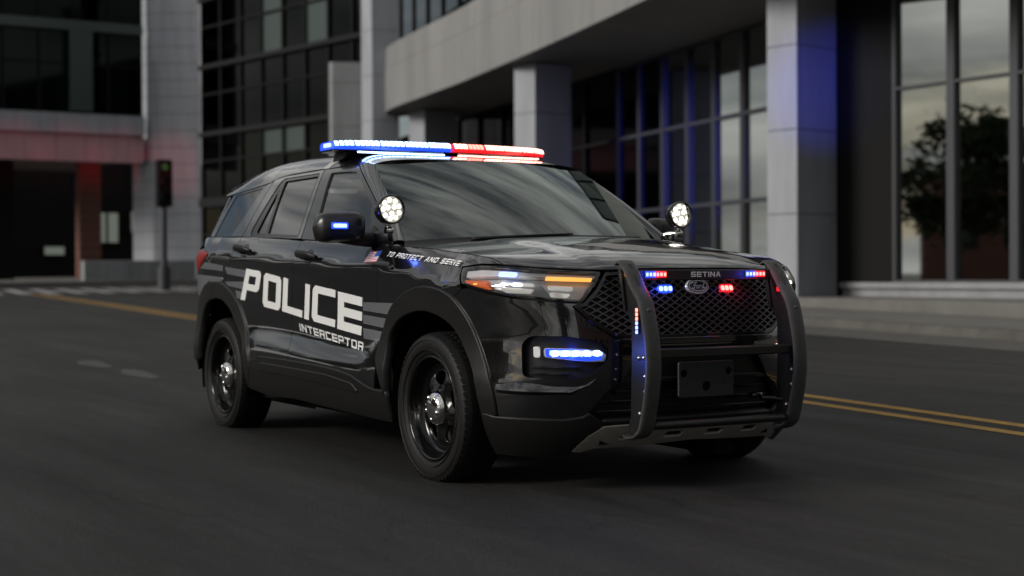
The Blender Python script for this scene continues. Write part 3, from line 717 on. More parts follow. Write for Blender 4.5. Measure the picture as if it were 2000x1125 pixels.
# --- metal shells
A('front_bumper', [skin, FOG, mir(FOG)], paint, grid=.035, hgap=0, fl=.02)
for s in (1, -1):
    q = (lambda l: l) if s == 1 else mir
    A('front_fender', q(fender), paint, grid=.035)
    fd = A('front_door', q(fdoor), paint, grid=.03)
    rd = A('rear_door', q(rdoor), paint, grid=.03)
    A('quarter_panel', q(quarter), paint, grid=.045)
    t = A('tail_lamp', q(tail), gloss, off=-.012, fl=.01, gap=0)
    A('tail_lens', q([(-5.00, 1.195), (-4.985, 1.175), (-5.07, 1.138), (-5.18, 1.092), (-5.30, 1.055), (-5.37, 1.02), (-5.52, 1.04), (-5.52, 1.2), (-5.2, 1.218)]), tail_red, par=t, off=.002, fl=.01, gap=.004)
    A('wheel_arch_trim', q(L_ARCHF + L_ARCHFI[::-1]), plastic, off=.014, fl=.05, grid=.03, bev=.008)
    A('wheel_arch_trim', q(L_ARCHR + L_ARCHRI[::-1]), plastic, off=.014, fl=.05, grid=.03, bev=.008)
    sill = A('rocker_trim', q(L_ROCK + [(-2.15, .262), (-2.811, .276), (-3.48, .296), (-3.858, .28), (-4.205, .312), (-4.232, .483)]), plastic, off=.010, fl=.03, bev=.006)
    A('step_strip', q(rnd([(-3.955, .468), (-3.90, .489), (-3.47, .484), (-2.889, .475), (-2.546, .447), (-2.475, .405), (-2.53, .400), (-2.906, .420), (-3.44, .432), (-3.955, .441)], .02)), plastic, par=sill, off=.020, fl=.012, bev=.006)
    # low dark plastic skirt of the bumper
    A('bumper_skirt', q([(-1.206, .386), (-1.129, .371), (-.793, .363), (-.70, .375), (-.672, .392), (-.60, .34), (-.625, .318), (-.68, .29), (-.775, .215), (-.80, .202), (-.896, .186), (-1.19, .19)]), plastic, off=.016, fl=.03, bev=.007)
    # fog lamp pocket
    pk = A('fog_lamp_pocket', q(FOG), mat('pocket_black', (.018, .018, .02), .3), off=-.05, fl=0, gap=-.004)
    A('pocket_ridge', q([(-.95, .610), (-.70, .606), (-.70, .600), (-.95, .604)]), gloss, par=pk, off=-.028, fl=.02, gap=0)
    A('pocket_ridge', q([(-.95, .582), (-.76, .576), (-.76, .570), (-.95, .576)]), gloss, par=pk, off=-.028, fl=.02, gap=0)
    ztop = pchip([-1.13, -.985, -.785, -.691, -.572, -.55], [.545, .558, .541, .546, .622, .64])
    def blS(c, z): n_ = nrm(W, c, z); return tuple(V(W(c, z))+n_*(.75*(ztop(-abs(c))-z)-.018))
    P('painted_blade', q(FANG), blS, paint, car, off=0, fl=.03, gap=0, grid=.03)
    fb = A('fog_lamp', q(rnd([(-.880, .692), (-.666, .686), (-.575, .664), (-.582, .630), (-.666, .630), (-.875, .652)], .012)), lamp_grey, off=-.022, fl=.03, gap=0)
    sc0 = [(-.850+.256*i/48, .662-.0075*abs(math.sin(PI*6*i/48))+.002*math.sin(i*1.7)) for i in range(49)]
    A('led_strip', q([(-.850, .682)]+sc0+[(-.594, .672), (-.70, .681)]), e_blue_core if s == 1 else e_red_core, par=fb, off=-.019, fl=.004, gap=0, grid=.02)
    for k in range(5):
        c0 = -.842+.050*k
        A('led', q(rnd([(c0, .680), (c0+.036, .680), (c0+.034, .657), (c0+.002, .657)], .012)), bar_blue if s == 1 else bar_red, par=fb, off=-.0175, fl=.002, gap=0, grid=.02)
    A('lens_strip', q([(-.872, .690), (-.668, .684), (-.60, .668), (-.60, .640), (-.67, .634), (-.868, .656)]), e_blue if s == 1 else e_red, par=fb, off=-.0205, fl=.004, gap=0)
    A('lamp_lens', q(rnd([(-.884, .695), (-.666, .689), (-.572, .666), (-.579, .627), (-.666, .627), (-.879, .649)], .012)), lens_clear, par=fb, off=-.012, fl=.0, gap=0)
    mk = A('side_reflector', q(rnd([(-.931, .698), (-.904, .698), (-.903, .651), (-.928, .653)], .008)), lens_dim, off=-.02, fl=.02, gap=0)
    # headlamp
    hl = A('headlight', q(rnd(HL, .02)), lamp_house, off=-.055, fl=0, gap=-.006)
    A('lamp_bezel', q(rnd(HL, .02)), gloss, par=hl, off=.003, fl=.055, gap=.0) if 0 else None
    rim = inset(dens(rnd(HL, .02), .02), .010)
    P('lamp_bezel', [q(rnd(HL, .02)), q(rim)], W, gloss, hl, off=.001, fl=.05, gap=.001, hgap=0, grid=.02)
    P('lamp_lens', q(rnd(HL, .02)), W, lens_clear, hl, off=.004, fl=0, gap=.004)
    A('amber_reflector', q(rnd([(-1.345, 1.012), (-1.17, 1.008), (-1.19, .985), (-1.155, .958), (-1.289, .978), (-1.335, .997)], .006)), amber_lens if s == 1 else amber_off, par=hl, off=-.014, fl=.02, gap=0, grid=.02)
    A('amber_bulb', q(rnd([(-1.262, .997), (-1.238, .997), (-1.238, .987), (-1.262, .987)], .004)), e_amber if s == 1 else lens_dim, par=hl, off=-.010, fl=.002, gap=0, grid=.01)
    A('upper_reflector', q([(-1.36, 1.058), (-1.246, 1.066), (-1.10, 1.062), (-.86, 1.046), (-.63, 1.034), (-.635, 1.022), (-.86, 1.032), (-1.12, 1.040), (-1.352, 1.030)]), lamp_grey, par=hl, off=-.02, fl=.03, gap=0, grid=.03)
    A('turn_signal', q([(-.872, 1.026), (-.650, 1.016), (-.655, 1.004), (-.875, 1.012)]), e_amber if s == 1 else lens_dim, par=hl, off=-.010, fl=.01, gap=0, grid=.02)
    A('led_flasher', q(rnd([(-1.118, 1.050), (-1.020, 1.046), (-1.020, 1.026), (-1.118, 1.030)], .008)), e_blue_core if s == 1 else lens_dim, par=hl, off=-.008, fl=.005, gap=0, grid=.02)
    A('inner_reflector', q([(-.90, 1.000), (-.665, .985), (-.690, .930), (-.72, .912), (-.84, .918)]), lamp_grey, par=hl, off=-.042, fl=.01, gap=0, grid=.03)
    A('low_beam_bar', q(rnd([(-1.10, 1.008), (-.93, 1.000), (-.925, .978), (-1.105, .985)], .008)), lens_dim, par=hl, off=-.022, fl=.02, gap=0, grid=.02)
    A('low_beam_bar', q(rnd([(-1.09, .972), (-.93, .962), (-.945, .942), (-1.06, .945), (-1.10, .958)], .008)), lens_dim, par=hl, off=-.022, fl=.02, gap=0, grid=.02)
    A('headlamp_led', q(rnd([(-1.035, 1.002), (-.985, 1.000), (-.985, .978), (-1.035, .980)], .01)), e_white, par=hl, off=-.016, fl=.004, gap=0, grid=.02)
    A('high_beam', q(rnd([(-.86, .985), (-.74, .977), (-.74, .958), (-.86, .964)], .01)), lens_dim, par=hl, off=-.030, fl=.012, gap=0, grid=.02)
    A('high_beam', q(rnd([(-.85, .948), (-.75, .942), (-.765, .926), (-.85, .930)], .01)), lens_dim, par=hl, off=-.030, fl=.012, gap=0, grid=.02)
    # door handles
    for dr, c0, z0 in ((fd, -3.165, 1.137), (rd, -4.232, 1.190)):
        cup = A('handle_cup', q(rnd([(c0-.045, z0+.047), (c0+.045, z0+.043), (c0+.05, z0-.045), (c0-.04, z0-.042)], .04, 6)), gloss, par=dr, off=.002, fl=.004, gap=0, grid=.02)
        b = MB(); xs = [-.145+.29*i/14 for i in range(15)]; vs = []; nn = 10
        for i, d in enumerate(xs):
            t_ = abs(d)/.145; bow = .036*(1-t_**4)+.012; hh = .024*(1-.45*t_**3); c_ = c0+d
            Pn = V(W(*q([(c_, z0-.06*d)])[0])); n_ = nrm(W, *q([(c_, z0-.06*d)])[0])
            for k in range(nn):
                a = 2*PI*k/nn; vs.append(Pn+n_*(bow+.013*math.cos(a))+V((0, 0, 1))*hh*math.sin(a))
        fs = [(i*nn+k, i*nn+(k+1) % nn, (i+1)*nn+(k+1) % nn, (i+1)*nn+k) for i in range(14) for k in range(nn)]+[tuple(range(nn)), tuple(14*nn+k for k in range(nn))]
        b.add(vs, fs); b.build('handle', plastic, dr, sharp=50)
# rear end
def WR(k, z): return W(-(6.316-abs(k)), z) if k <= 0 else W(6.316-abs(k), z)
P('tailgate', [(-.90, 1.30), (.90, 1.30), (1.02, 1.235), (.76, 1.03), (.94, 1.01), (.94, .75), (-.94, .75), (-.94, 1.01), (-.76, 1.03), (-1.02, 1.235)], WR, paint, car, grid=.06)
P('rear_bumper', [(-.945, .742), (.945, .742), (.975, .46), (.95, .36), (-.95, .36), (-.975, .46)], WR, plastic, car, grid=.06)
# --- hood and roof surfaces
def lerp(a, b, t): return a+(b-a)*t
_hl = [V(W(*p)) for p in L_HOOD]
def along(pts, t):
    n = len(pts)-1; f = min(max(t, 0), 1)*n; i = min(int(f), n-1); return pts[i]+(pts[i+1]-pts[i])*(f-i)
ZF = pchip([0, .3, .6, .85, 1.108], [1.057, 1.057, 1.052, 1.061, 1.080])
def cowl(s): return V((-.20-.146*s*s, s*.93, 1.215-.035*s*s))
_hc = V(W(-2.02, 1.18)); 
def cowl(s): return V((-.20+(_hc.x+.20)*s*s, s*abs(_hc.y), 1.215+(_hc.z-1.215)*s*s))
def hoodS(a, b):
    a_ = 2*a-1
    Fr = V(W(1.108*a_, ZF(abs(a_)*1.108))); Bk = cowl(a_)
    Rr = along(_hl[::-1], b); Lr = V((Rr.x, -Rr.y, Rr.z))
    F0, F1 = V(W(-1.108, 1.080)), V(W(1.108, 1.080)); B0, B1 = cowl(-1), cowl(1)
    Q = Fr*(1-b)+Bk*b+Rr*(1-a)+Lr*a-(F0*(1-a)+F1*a)*(1-b)-(B0*(1-a)+B1*a)*b
    s = abs(a_); w = (max(b, 0)**.55)*(max(1-b, 0)**.45)*1.55
    Q.z += (.040*(1-s**2.4)+.013*sst(.66, .50, s) if False else .040*(1-s**2.4)+.013*(1-sst(.48, .62, s)))*w
    return Q
P('hood', [(0, 0), (1, 0), (1, 1), (0, 1)], hoodS, paint, car, grid=.022, gap=.0016, fl=.02)
def ws_base(s): return V((-.27-.24*s*s, s*.841, 1.245-.034*s*s))
def ws_head(s): return V((-1.06-.112*s*s, s*.703, 1.695-.029*s*s))
def wsS(a, b):
    s = 2*a-1; Q = ws_base(s).lerp(ws_head(s), b); return Q+V((.52, 0, .85))*(.018*4*b*(1-b))
shield = P('windshield', [(0, 0), (1, 0), (1, 1), (0, 1)], wsS, glass_shield, car, grid=.05, fl=.006, gap=.002)
P('glass_border', [[(0.002, 0), (.998, 0), (.998, 1), (.002, 1)], rnd([(.045, .085), (.955, .085), (.95, .93), (.60, .93), (.575, .82), (.425, .82), (.40, .93), (.05, .93)], .05)], wsS, gloss, shield, grid=.05, off=-.004, fl=0, gap=.004)
def cowlS(a, b): s = 2*a-1; Q = cowl(s).lerp(ws_base(s), b); Q.z -= .018*4*b*(1-b); return Q
P('cowl_panel', [(0, 0), (1, 0), (1, 1), (0, 1)], cowlS, plastic, car, grid=.05, gap=.001, fl=.02)
for s0, s1 in ((-.62, .06), (.02, .66)):
    b = MB(); pts = [cowlS((s0*(1-t)+s1*t+1)/2, .45+.35*t)+V((0, 0, .022)) for t in [i/8 for i in range(9)]]
    b.tube(pts, [.011-.0005*i for i in range(9)], 6); b.build('wiper', plastic, car, smooth=True)
D_LINE = spl([(-.484, 1.191), (-.688, 1.327), (-.889, 1.444), (-1.369, 1.677)], 5)
RAIL = [(-1.369, 1.677), (-1.88, 1.684), (-2.171, 1.684), (-2.50, 1.679), (-2.643, 1.664), (-2.796, 1.640), (-3.395, 1.607), (-3.70, 1.602)]
_rail = [V((-1.172, .703, 1.666))]+[V((x, gh(x, z), z)) for x, z in spl(RAIL, 4)]
_cx = pchip([0, .08, .2, .4, .6, .8, 1.0], [-1.06, -1.28, -1.6, -2.12, -2.7, -3.27, -3.85])
_cz = pchip([0, .08, .2, .4, .6, .8, 1.0], [1.697, 1.736, 1.765, 1.797, 1.806, 1.776, 1.695])
_ln = [0]
for i in range(1, len(_rail)): _ln.append(_ln[-1]+(_rail[i]-_rail[i-1]).length)
def railp(b):
    d = min(max(b, 0), 1)*_ln[-1]
    for i in range(1, len(_ln)):
        if d <= _ln[i]+1e-9: return _rail[i-1].lerp(_rail[i], (d-_ln[i-1])/(_ln[i]-_ln[i-1]))
    return _rail[-1]
def roofS(a, b):
    s = 2*a-1; r = railp(b); e = abs(s)**9
    return V((r.x*s*s+_cx(b)*(1-s*s), s*r.y, r.z*e+_cz(b)*(1-e)))
P('roof', [(0, 0), (1, 0), (1, 1), (0, 1)], roofS, paint, car, grid=.028, gap=.001, fl=.012)
for s in (-1, 1):
    def pilS(a, b, s=s):
        n = len(D_LINE)-1; f = b*n; i = min(max(int(f), 0), n-1); d = V((*D_LINE[i], 0)).lerp(V((*D_LINE[i+1], 0)), f-i)
        Q = V((d.x, s*gh(d.x, d.y), d.y)); w = wsS(0 if s < 0 else 1, b)
        R_ = Q.lerp(w, a); return R_+V((.25, s*.6, .5))*(.022*4*a*(1-a))
    P('windshield_pillar', [(0, 0), (1, 0), (1, 1), (0, 1)], pilS, paint, car, grid=.07, gap=.004, fl=.012)
    GSf = (lambda x, z: (x, -gh(x, z), z)) if s < 0 else (lambda x, z: (x, gh(x, z), z))
    fr = [(x-.006, z-.004) for x, z in D_LINE] + [(-1.88, 1.680)] + spl([(-1.88, 1.680), (-1.792, 1.457), (-1.741, 1.248)], 4)[1:] + [(-1.0, 1.212)]
    fr = [(x, min(z, 1.676 if x > -1.6 else 1.680)) for x, z in fr]
    fwin = [(-.785, 1.240)]+spl([(-.924, 1.424), (-1.193, 1.560), (-1.30, 1.612), (-1.36, 1.632), (-1.451, 1.641)], 3)+[(-1.60, 1.648), (-1.742, 1.650), (-1.56, 1.254)]
    f1 = P('door_frame', [fr, fwin], GSf, mat('frame_black', (.008, .008, .008), .25, coat=.5), car, grid=.05, hgap=0)
    P('window', fwin, GSf, glass_clear, f1, grid=.06, off=-.012, fl=0, gap=-.01)
    rf = [(-1.748, 1.250)] + spl([(-1.748, 1.250), (-1.797, 1.457), (-1.886, 1.680)], 4)[1:] + [(-2.50, 1.675), (-2.60, 1.668), (-2.687, 1.655)] + spl([(-2.687, 1.655), (-2.735, 1.511), (-2.812, 1.286)], 4)[1:]
    rt = [(-1.795, 1.258), (-1.91, 1.660), (-2.50, 1.660), (-2.545, 1.640), (-2.68, 1.318), (-2.63, 1.278)]
    f2 = P('door_frame', [rf, rnd(rt, .03)], GSf, paint, car, grid=.05, hgap=0, hfl=False)
    w1 = rnd([(-1.822, 1.272), (-1.928, 1.646), (-2.468, 1.644), (-2.350, 1.294)], .012); w2 = rnd([(-2.385, 1.296), (-2.503, 1.606), (-2.570, 1.318), (-2.55, 1.300)], .010)
    tr = P('window_trim', [rnd(rt, .03), w1, w2], GSf, gloss, f2, grid=.05, hgap=-.004, off=-.004, hfl=False)
    P('window', w1, GSf, glass_dark, f2, grid=.06, off=-.012, fl=0, gap=-.01)
    P('quarter_light', w2, GSf, glass_dark, f2, grid=.06, off=-.012, fl=0, gap=-.01)
    qf = spl([(-2.818, 1.288), (-2.741, 1.511), (-2.694, 1.650)], 4) + [(-2.796, 1.634), (-3.395, 1.601), (-3.47, 1.598), (-3.60, 1.306)]
    qw = [(-3.400, 1.590), (-2.835, 1.616), (-2.895, 1.504)] + spl([(-2.98, 1.395), (-3.052, 1.322), (-3.10, 1.300), (-3.152, 1.297)], 3) + [(-3.495, 1.306)]
    f3 = P('rear_pillar', [qf, qw], GSf, paint, car, grid=.05, hgap=0, hfl=False)
    P('quarter_window', qw, GSf, glass_dark, f3, grid=.06, off=-.004, fl=0, gap=-.006)
    # strap that holds the light bar
    def strapS(a, b, s=s):
        return roofS((.5+.5*s*(1-.16*b)), .290-.034*a-.030*b)
    P('mount_strap', [(0, .0), (1, .0), (1, 1), (0, 1)], strapS, mat('strap_grey', (.40, .40, .39), .5), car, grid=.06, off=.004, fl=.004, gap=0, bev=.001)
    # mirror
    mb = MB(); rows = 14; vs = []; nn = 20; y0, y1 = s*.985, s*(1.262 if s < 0 else 1.20)
    for i in range(rows+1):
        t = i/rows; y = lerp(y0, y1, t); e = (1-abs(2*t-1)**4.5)**.36 if 0 < t < 1 else .08
        for k in range(nn):
            a = 2*PI*k/nn; ca, sa = math.cos(a), math.sin(a)
            cx_ = abs(ca)**.65*(1 if ca > 0 else -1); cz_ = abs(sa)**.62*(1 if sa > 0 else -1)
            vs.append(((-.715 if s < 0 else -.86)+cx_*(.095 if ca > 0 else .045)*e-.03*t, y, 1.293-.012*t+cz_*.083*e*(1.0 if sa > 0 else .98)))
    mb.add(vs, [(i*nn+k, i*nn+(k+1) % nn, (i+1)*nn+(k+1) % nn, (i+1)*nn+k) for i in range(rows) for k in range(nn)]+[tuple(range(nn)), tuple(rows*nn+k for k in range(nn))])
    mir_ = mb.build('side_mirror', mat('mirror_shell', (.012, .012, .012), .3), car, sharp=60)
    mb = MB(); mb.tube([(-.70, s*.915, 1.225), (-.70, s*.97, 1.222), (-.705, s*1.06, 1.222), (-.71, s*1.13, 1.225)], [.045, .04, .03, .022], 10); mb.box((-.62, s*.925, 1.235), (.22, .03, .06), .01); mb.build('mirror_arm', plastic, mir_, sharp=45)
    if s < 0:
        mb = MB(); mb.box((-.606, s*1.165, 1.292), (.012, .078, .020), .009); mb.build('mirror_flasher', e_blue_core, mir_)
        mb = MB(); mb.box((-.611, s*1.165, 1.292), (.010, .096, .034), .012); mb.build('flasher_lens', e_blue, mir_)
        ml = bpy.data.lights.new('mirror_flash', 'POINT'); ml.energy = .35; ml.color = (.03, .08, 1); ml.shadow_soft_size = .02
        mo = bpy.data.objects.new('mirror_flash', ml); link(mo, mir_); mo.location = (-.565, s*1.165, 1.30)
    mb = MB(); mb.prism([(-.50, 1.205), (-.79, 1.232), (-.80, 1.26), (-.775, 1.30)], lambda a, b, h, s=s: V((a, s*(gh(a, b)+h), b)), -.005, .012); mb.build('mirror_sail', plastic, f1)
    # spotlight
    sp = V((-.456, s*.94, 1.375)); ax = V((.985, s*-.06, .05)).normalized()
    mb = MB(); mb.lathe([(0, -.105), (.03, -.104), (.055, -.09), (.072, -.06), (.078, -.02), (.078, .006), (.074, .012), (.070, .010), (.068, .004)], sp, ax, 32)
    so = mb.build('spotlight', gloss, car, sharp=50)
    mb = MB(); mb.lathe([(0, -.002), (.069, -.002)], sp, ax, 32); mb.build('reflector', mat('spot_reflector', (.72, .70, .62), .3, .7, emit=(1, .93, .72), es=.34), so)
    e1 = ax.cross(V((0, 0, 1))).normalized(); e2 = e1.cross(ax)
    for k in range(12):
        rr, aa = ((.022, 2*PI*k/3+.4) if k < 3 else (.049, 2*PI*k/9))
        mb = MB(); cpt = sp+e1*rr*math.cos(aa)+e2*rr*math.sin(aa); mb.lathe([(0, .006), (.007, .005), (.0125, 0.0), (.0135, -.001)], cpt, ax, 10); mb.build('led', e_white, so, smooth=True)
    mb = MB(); mb.lathe([(0, .012), (.04, .011), (.070, .005)], sp, ax, 32); mb.build('lamp_lens', lens_clear, so, smooth=True)
    mb = MB(); mb.tube([sp-ax*.03-V((0, 0, .075)), sp-ax*.03-V((0, 0, .10)), sp-ax*.03+V((-.01, -s*.01, -.125))], [.013, .011, .011], 8)
    mb.tube([sp-ax*.03+V((0, 0, -.108)), sp+V((-.09, -s*.035, -.112)), sp+V((-.12, -s*.05, -.125))], [.016, .014, .017], 8); mb.lathe([(0, .02), (.018, .02), (.022, 0), (.018, -.02), (0, -.02)], sp-ax*.03+V((0, 0, -.108)), (0, 1, 0), 12)
    mb.build('spotlight_bracket', chrome, so, sharp=50)
    sl = bpy.data.lights.new('spot_beam', 'SPOT'); sl.energy = 12; sl.spot_size = math.radians(30); sl.color = (1, .95, .85); sl.shadow_soft_size = .05
    lo = bpy.data.objects.new('spotlight_beam', sl); link(lo, so); lo.location = sp+ax*.03; lo.rotation_euler = ax.to_track_quat('-Z', 'Y').to_euler()
def tgS(a, b):
    s = 2*a-1; e = V((lerp(-3.60, -3.62, b), s*lerp(gh(-3.60, 1.30), gh(-3.70, 1.602), b), lerp(1.302, 1.60, b))); xc = lerp(-4.02, -3.86, b); zc = lerp(1.30, 1.645, b)
    return V((e.x+(xc-e.x)*(1-abs(s)**4), e.y, e.z+(zc-e.z)*(1-s*s)))
P('rear_window', [(0, 0), (1, 0), (1, 1), (0, 1)], tgS, glass_dark, car, grid=.06, fl=.01, gap=.003)
# ------------------------------------------------------------------ grille, lower bumper
gr = both(GRILLE_R)
gback = A('grille', gr, dark, off=-.085, fl=0, gap=-.002, grid=.05)
for s in (1, -1):
    q = (lambda l: l) if s == 1 else mir
    A('grille_infill', q([(-.40, 1.036), (-.578, 1.036), (-.622, .962), (-.685, .899), (-.728, .886), (-.642, .806), (-.548, .754), (-.44, .742), (-.47, .86)]), plastic, par=gback, off=-.030, fl=.01, gap=0)
g_in = inset(dens(gr, .03), .016)
A('grille_surround', [gr, g_in], gloss, par=gback, off=.004, fl=.05, gap=.001, hgap=0, grid=.03)
gb = MB(); g_clip = inset(dens(gr, .05), .010)
def clip_line(c0, z0, dc, dz, n=120):
    segs = []; cur = []
    for i in range(n+1):
        t = i/n; q = (c0+dc*t, z0+dz*t)
        if inside(q, [g_clip]): cur.append(q)
        else:
            if len(cur) > 1: segs.append(cur)
            cur = []
    if len(cur) > 1: segs.append(cur)
    return segs
for sl_ in (1, -1):
    for k in range(-24, 25):
        c0 = k*.066
        for sg in clip_line(c0-.35*sl_, .71, .70*sl_, .345, 70):
            if len(sg) < 3: continue
            sg = sg[::2]+([sg[-1]] if len(sg) % 2 == 0 else [])
            vs = []
            dx, dz = .70*sl_, .345; l_ = math.hypot(dx, dz); px, pz = -dz/l_*.0032, dx/l_*.0032
            for (c, z) in sg:
                n = nrm(W, c, z)
                for (w, d) in ((-1, -.006), (1, -.006), (1.5, -.034), (-1.5, -.034)):
                    vs.append(V(W(c+px*w, z+pz*w))+n*d)
            m_ = len(sg); fs = [(i*4+k2, i*4+(k2+1) % 4, i*4+4+(k2+1) % 4, i*4+4+k2) for i in range(m_-1) for k2 in range(4)]+[(0, 1, 2, 3), ((m_-1)*4, (m_-1)*4+1, (m_-1)*4+2, (m_-1)*4+3)]
            gb.add(vs, fs)
go = gb.build('grille_mesh', mat('mesh_bars', (.035, .034, .033), .32, spec=.6), gback); go['kind'] = 'stuff'
# oval badge
def oval(rx, rz, n=40): return [(rx*math.cos(2*PI*i/n), .970+rz*math.sin(2*PI*i/n)) for i in range(n)]
bd = A('badge', oval(.080, .0345), badge_silver, par=car, off=.012, fl=.03, gap=0, grid=.02)
A('badge_field', oval(.073, .028), mat('badge_blue', (.008, .016, .06), .12, coat=1), par=bd, off=.0135, fl=.001, gap=0, grid=.02)
A('badge_line', [oval(.069, .0245), oval(.0665, .0225)], badge_silver, par=bd, off=.0145, fl=.001, gap=0, hgap=0, grid=.02)
sc_ = MB()
def script(pts, w=.0030, k=5):
    pp = spl(pts, k); q = []
    for i, (x, y) in enumerate(pp):
        a, b = pp[max(i-1, 0)], pp[min(i+1, len(pp)-1)]; d = V((b[0]-a[0], b[1]-a[1])); d = d.normalized() if d.length else V((1, 0)); q.append((V((x, y)), V((-d.y, d.x))))
    vs = []
    for p_, n_ in q:
        for sg in (-1, 1):
            u_ = p_+n_*w*.5*sg; b_ = V(W(u_.x, .970+u_.y)); vs.append(b_+nrm(W, u_.x, .970+u_.y)*.0165)
    sc_.add(vs, [(2*i, 2*i+1, 2*i+3, 2*i+2) for i in range(len(q)-1)])
script([(-.052, .004), (-.054, .011), (-.044, .015), (-.030, .013), (-.014, .014), (-.008, .016)], .0035)
script([(-.022, .013), (-.028, .002), (-.034, -.009), (-.042, -.014), (-.050, -.011), (-.050, -.006)], .0038)
script([(-.040, .002), (-.030, .003), (-.019, .004)])
script([(-.008, .003), (-.015, .000), (-.017, -.008), (-.011, -.011), (-.004, -.006), (-.004, .001), (-.009, .003), (.002, .001)])
script([(.004, -.011), (.008, .003), (.009, .000), (.015, .004), (.020, .002)])
script([(.034, .003), (.027, .001), (.023, -.006), (.027, -.011), (.034, -.006), (.039, .004), (.046, .016)])
script([(.040, .006), (.037, -.006), (.041, -.011), (.050, -.006)])
sc_.build('badge_script', mat('script_white', (.82, .82, .82), .35), bd)
# flush-mounted flashers inside the grille
def led_head(c, z, w, h, core, lens, off, par, name='grille_flasher'):
    o = A(name, rnd([(c-w/2, z+h/2), (c+w/2, z+h/2), (c+w/2, z-h/2), (c-w/2, z-h/2)], h*.45, 5), lens, par=par, off=off, fl=.02, gap=0, grid=.02)
    for k in range(3):
        c0 = c-w/2+w*(k+.14)/3
        A('led', rnd([(c0, z+h*.28), (c0+w*.72/3, z+h*.28), (c0+w*.72/3, z-h*.28), (c0, z-h*.28)], h*.2), core, par=o, off=off+.002, fl=.002, gap=0, grid=.02)
    return o
led_head(-.228, .962, .095, .034, e_blue_core, e_blue, .002, car)
led_head(.228, .962, .095, .034, e_red_core, e_red, .002, car)
# gloss lip, plate panel and lower intake
A('grille_lip', both([(0, .730), (-.30, .730), (-.50, .729), (-.535, .722), (-.44, .708), (0, .707)]), gloss, off=.012, fl=.03, gap=0, bev=.006)
A('bumper_recess', both([(0, .665), (-.42, .665), (-.475, .61), (-.51, .515), (0, .52)]), mat('recess_black', (.010, .010, .010), .4), off=-.035, fl=0, gap=0)
lg = A('lower_grille', both([(0, .540), (-.51, .540), (-.60, .50), (-.71, .385), (-.62, .33), (0, .33)]), mat('recess_dark', (.007, .007, .007), .5), off=-.05, fl=0, gap=0)
def strip(c0, c1, z, w=.012, z1=None): 
    n = 12; z1 = z if z1 is None else z1
    return [(c0+(c1-c0)*i/n, z+(z1-z)*i/n+w/2) for i in range(n+1)]+[(c0+(c1-c0)*i/n, z+(z1-z)*i/n-w/2) for i in range(n, -1, -1)]
rail_ = spl([(-.70, .392), (-.64, .425), (-.575, .500), (-.52, .534), (-.44, .543)], 5)
rl = [(c, z) for c, z in rail_]+[(-c, z) for c, z in rail_[::-1]]
rl2 = [(c*.985, z-.012) for c, z in rl]
A('intake_rail', rl+rl2[::-1], plastic, par=lg, off=-.006, fl=.04, gap=0, grid=.03, bev=.005)
for z, c1 in ((.478, .545), (.428, .585), (.378, .62)):
    A('intake_slat', strip(-c1, c1, z, .012), gloss, par=lg, off=-.036, fl=.03, gap=0, grid=.05, bev=.004)
sk_r = [(0, .334), (-.49, .334), (-.60, .330), (-.625, .318), (-.68, .290), (-.775, .218), (-.74, .214), (-.66, .232), (0, .250)]
vents = []
for c in (-.45, -.16, .16, .45):
    vents.append([(c-.085, .268), (c+.06, .268), (c+.085, .298), (c-.05, .298)])
sk = A('skid_plate', [both(sk_r)]+vents, skid_silver, off=.018, fl=.02, gap=0, hgap=0, grid=.03, bev=.004)
for v in vents: A('skid_vent', v, dark, par=sk, off=-.004, fl=0, gap=0)
A('lower_lip', both([(0, .352), (-.60, .350), (-.60, .328), (0, .330)]), plastic, off=.010, fl=.05, gap=0, bev=.008)
# front plate bracket
pl = [(y, z) for y, z in rnd([(-.16, .455), (.16, .455), (.16, .618), (-.16, .618)], .01)]
ho = [[(cx_+r_*math.cos(2*PI*i/20), cz_+r_*math.sin(2*PI*i/20)) for i in range(20)] for cx_, cz_, r_ in ((-.132, .565, .020), (.132, .568, .020), (0, .502, .026), (-.11, .515, .006), (.11, .515, .006), (-.05, .60, .005), (.05, .60, .005))]
plm = mat('plate_bracket', (.020, .0195, .019), .55, noise=(40, .2), bump=(200, .2))
P('plate_bracket', [pl]+ho, lambda a, b: (.985, a, b), plm, car, grid=.05, gap=0, hgap=0, fl=.012)
b = MB(); b.box((.972, 0, .53), (.008, .30, .15)); b.build('bracket_back', dark, car)
# tow hook on the left
mb = MB(); mb.tube([(.93, .36, .43), (1.0, .40, .425), (1.04, .45, .42), (1.0, .49, .42), (.94, .48, .425)], .011, 8); mb.box((.93, .34, .44), (.05, .06, .03), .008); mb.build('tow_hook', steel_black, car, sharp=50)

# ------------------------------------------------------------------ push bumper
pb = MB(); pb.box((1.10, 0, .672), (.06, .80, .044), .006)
pbo = pb.build('push_bumper', powder, car, sharp=40)
pb = MB(); pb.tube([(1.085, -.40, .345), (1.10, -.34, .345), (1.105, 0, .345), (1.10, .34, .345), (1.085, .40, .345)], .019, 12); pb.build('lower_tube', powder, pbo, smooth=True)
pf = [(.93, 1.085), (.974, 1.079), (1.034, 1.0), (1.093, .906), (1.131, .81), (1.15, .69), (1.141, .523), (1.116, .413), (1.09, .326), (1.052, .300)]
pr = [(.963, .301), (.966, .337), (.984, .375), (.995, .683), (.992, .807), (.947, .867), (.904, 1.068)]
co = [(.895, 1.075), (.915, 1.091), (.940, 1.094), (.993, 1.054), (1.043, .983), (1.105, .906), (1.139, .800), (1.160, .690), (1.163, .588), (1.147, .474), (1.109, .336), (1.075, .300), (1.040, .284), (.985, .278), (.960, .290)]
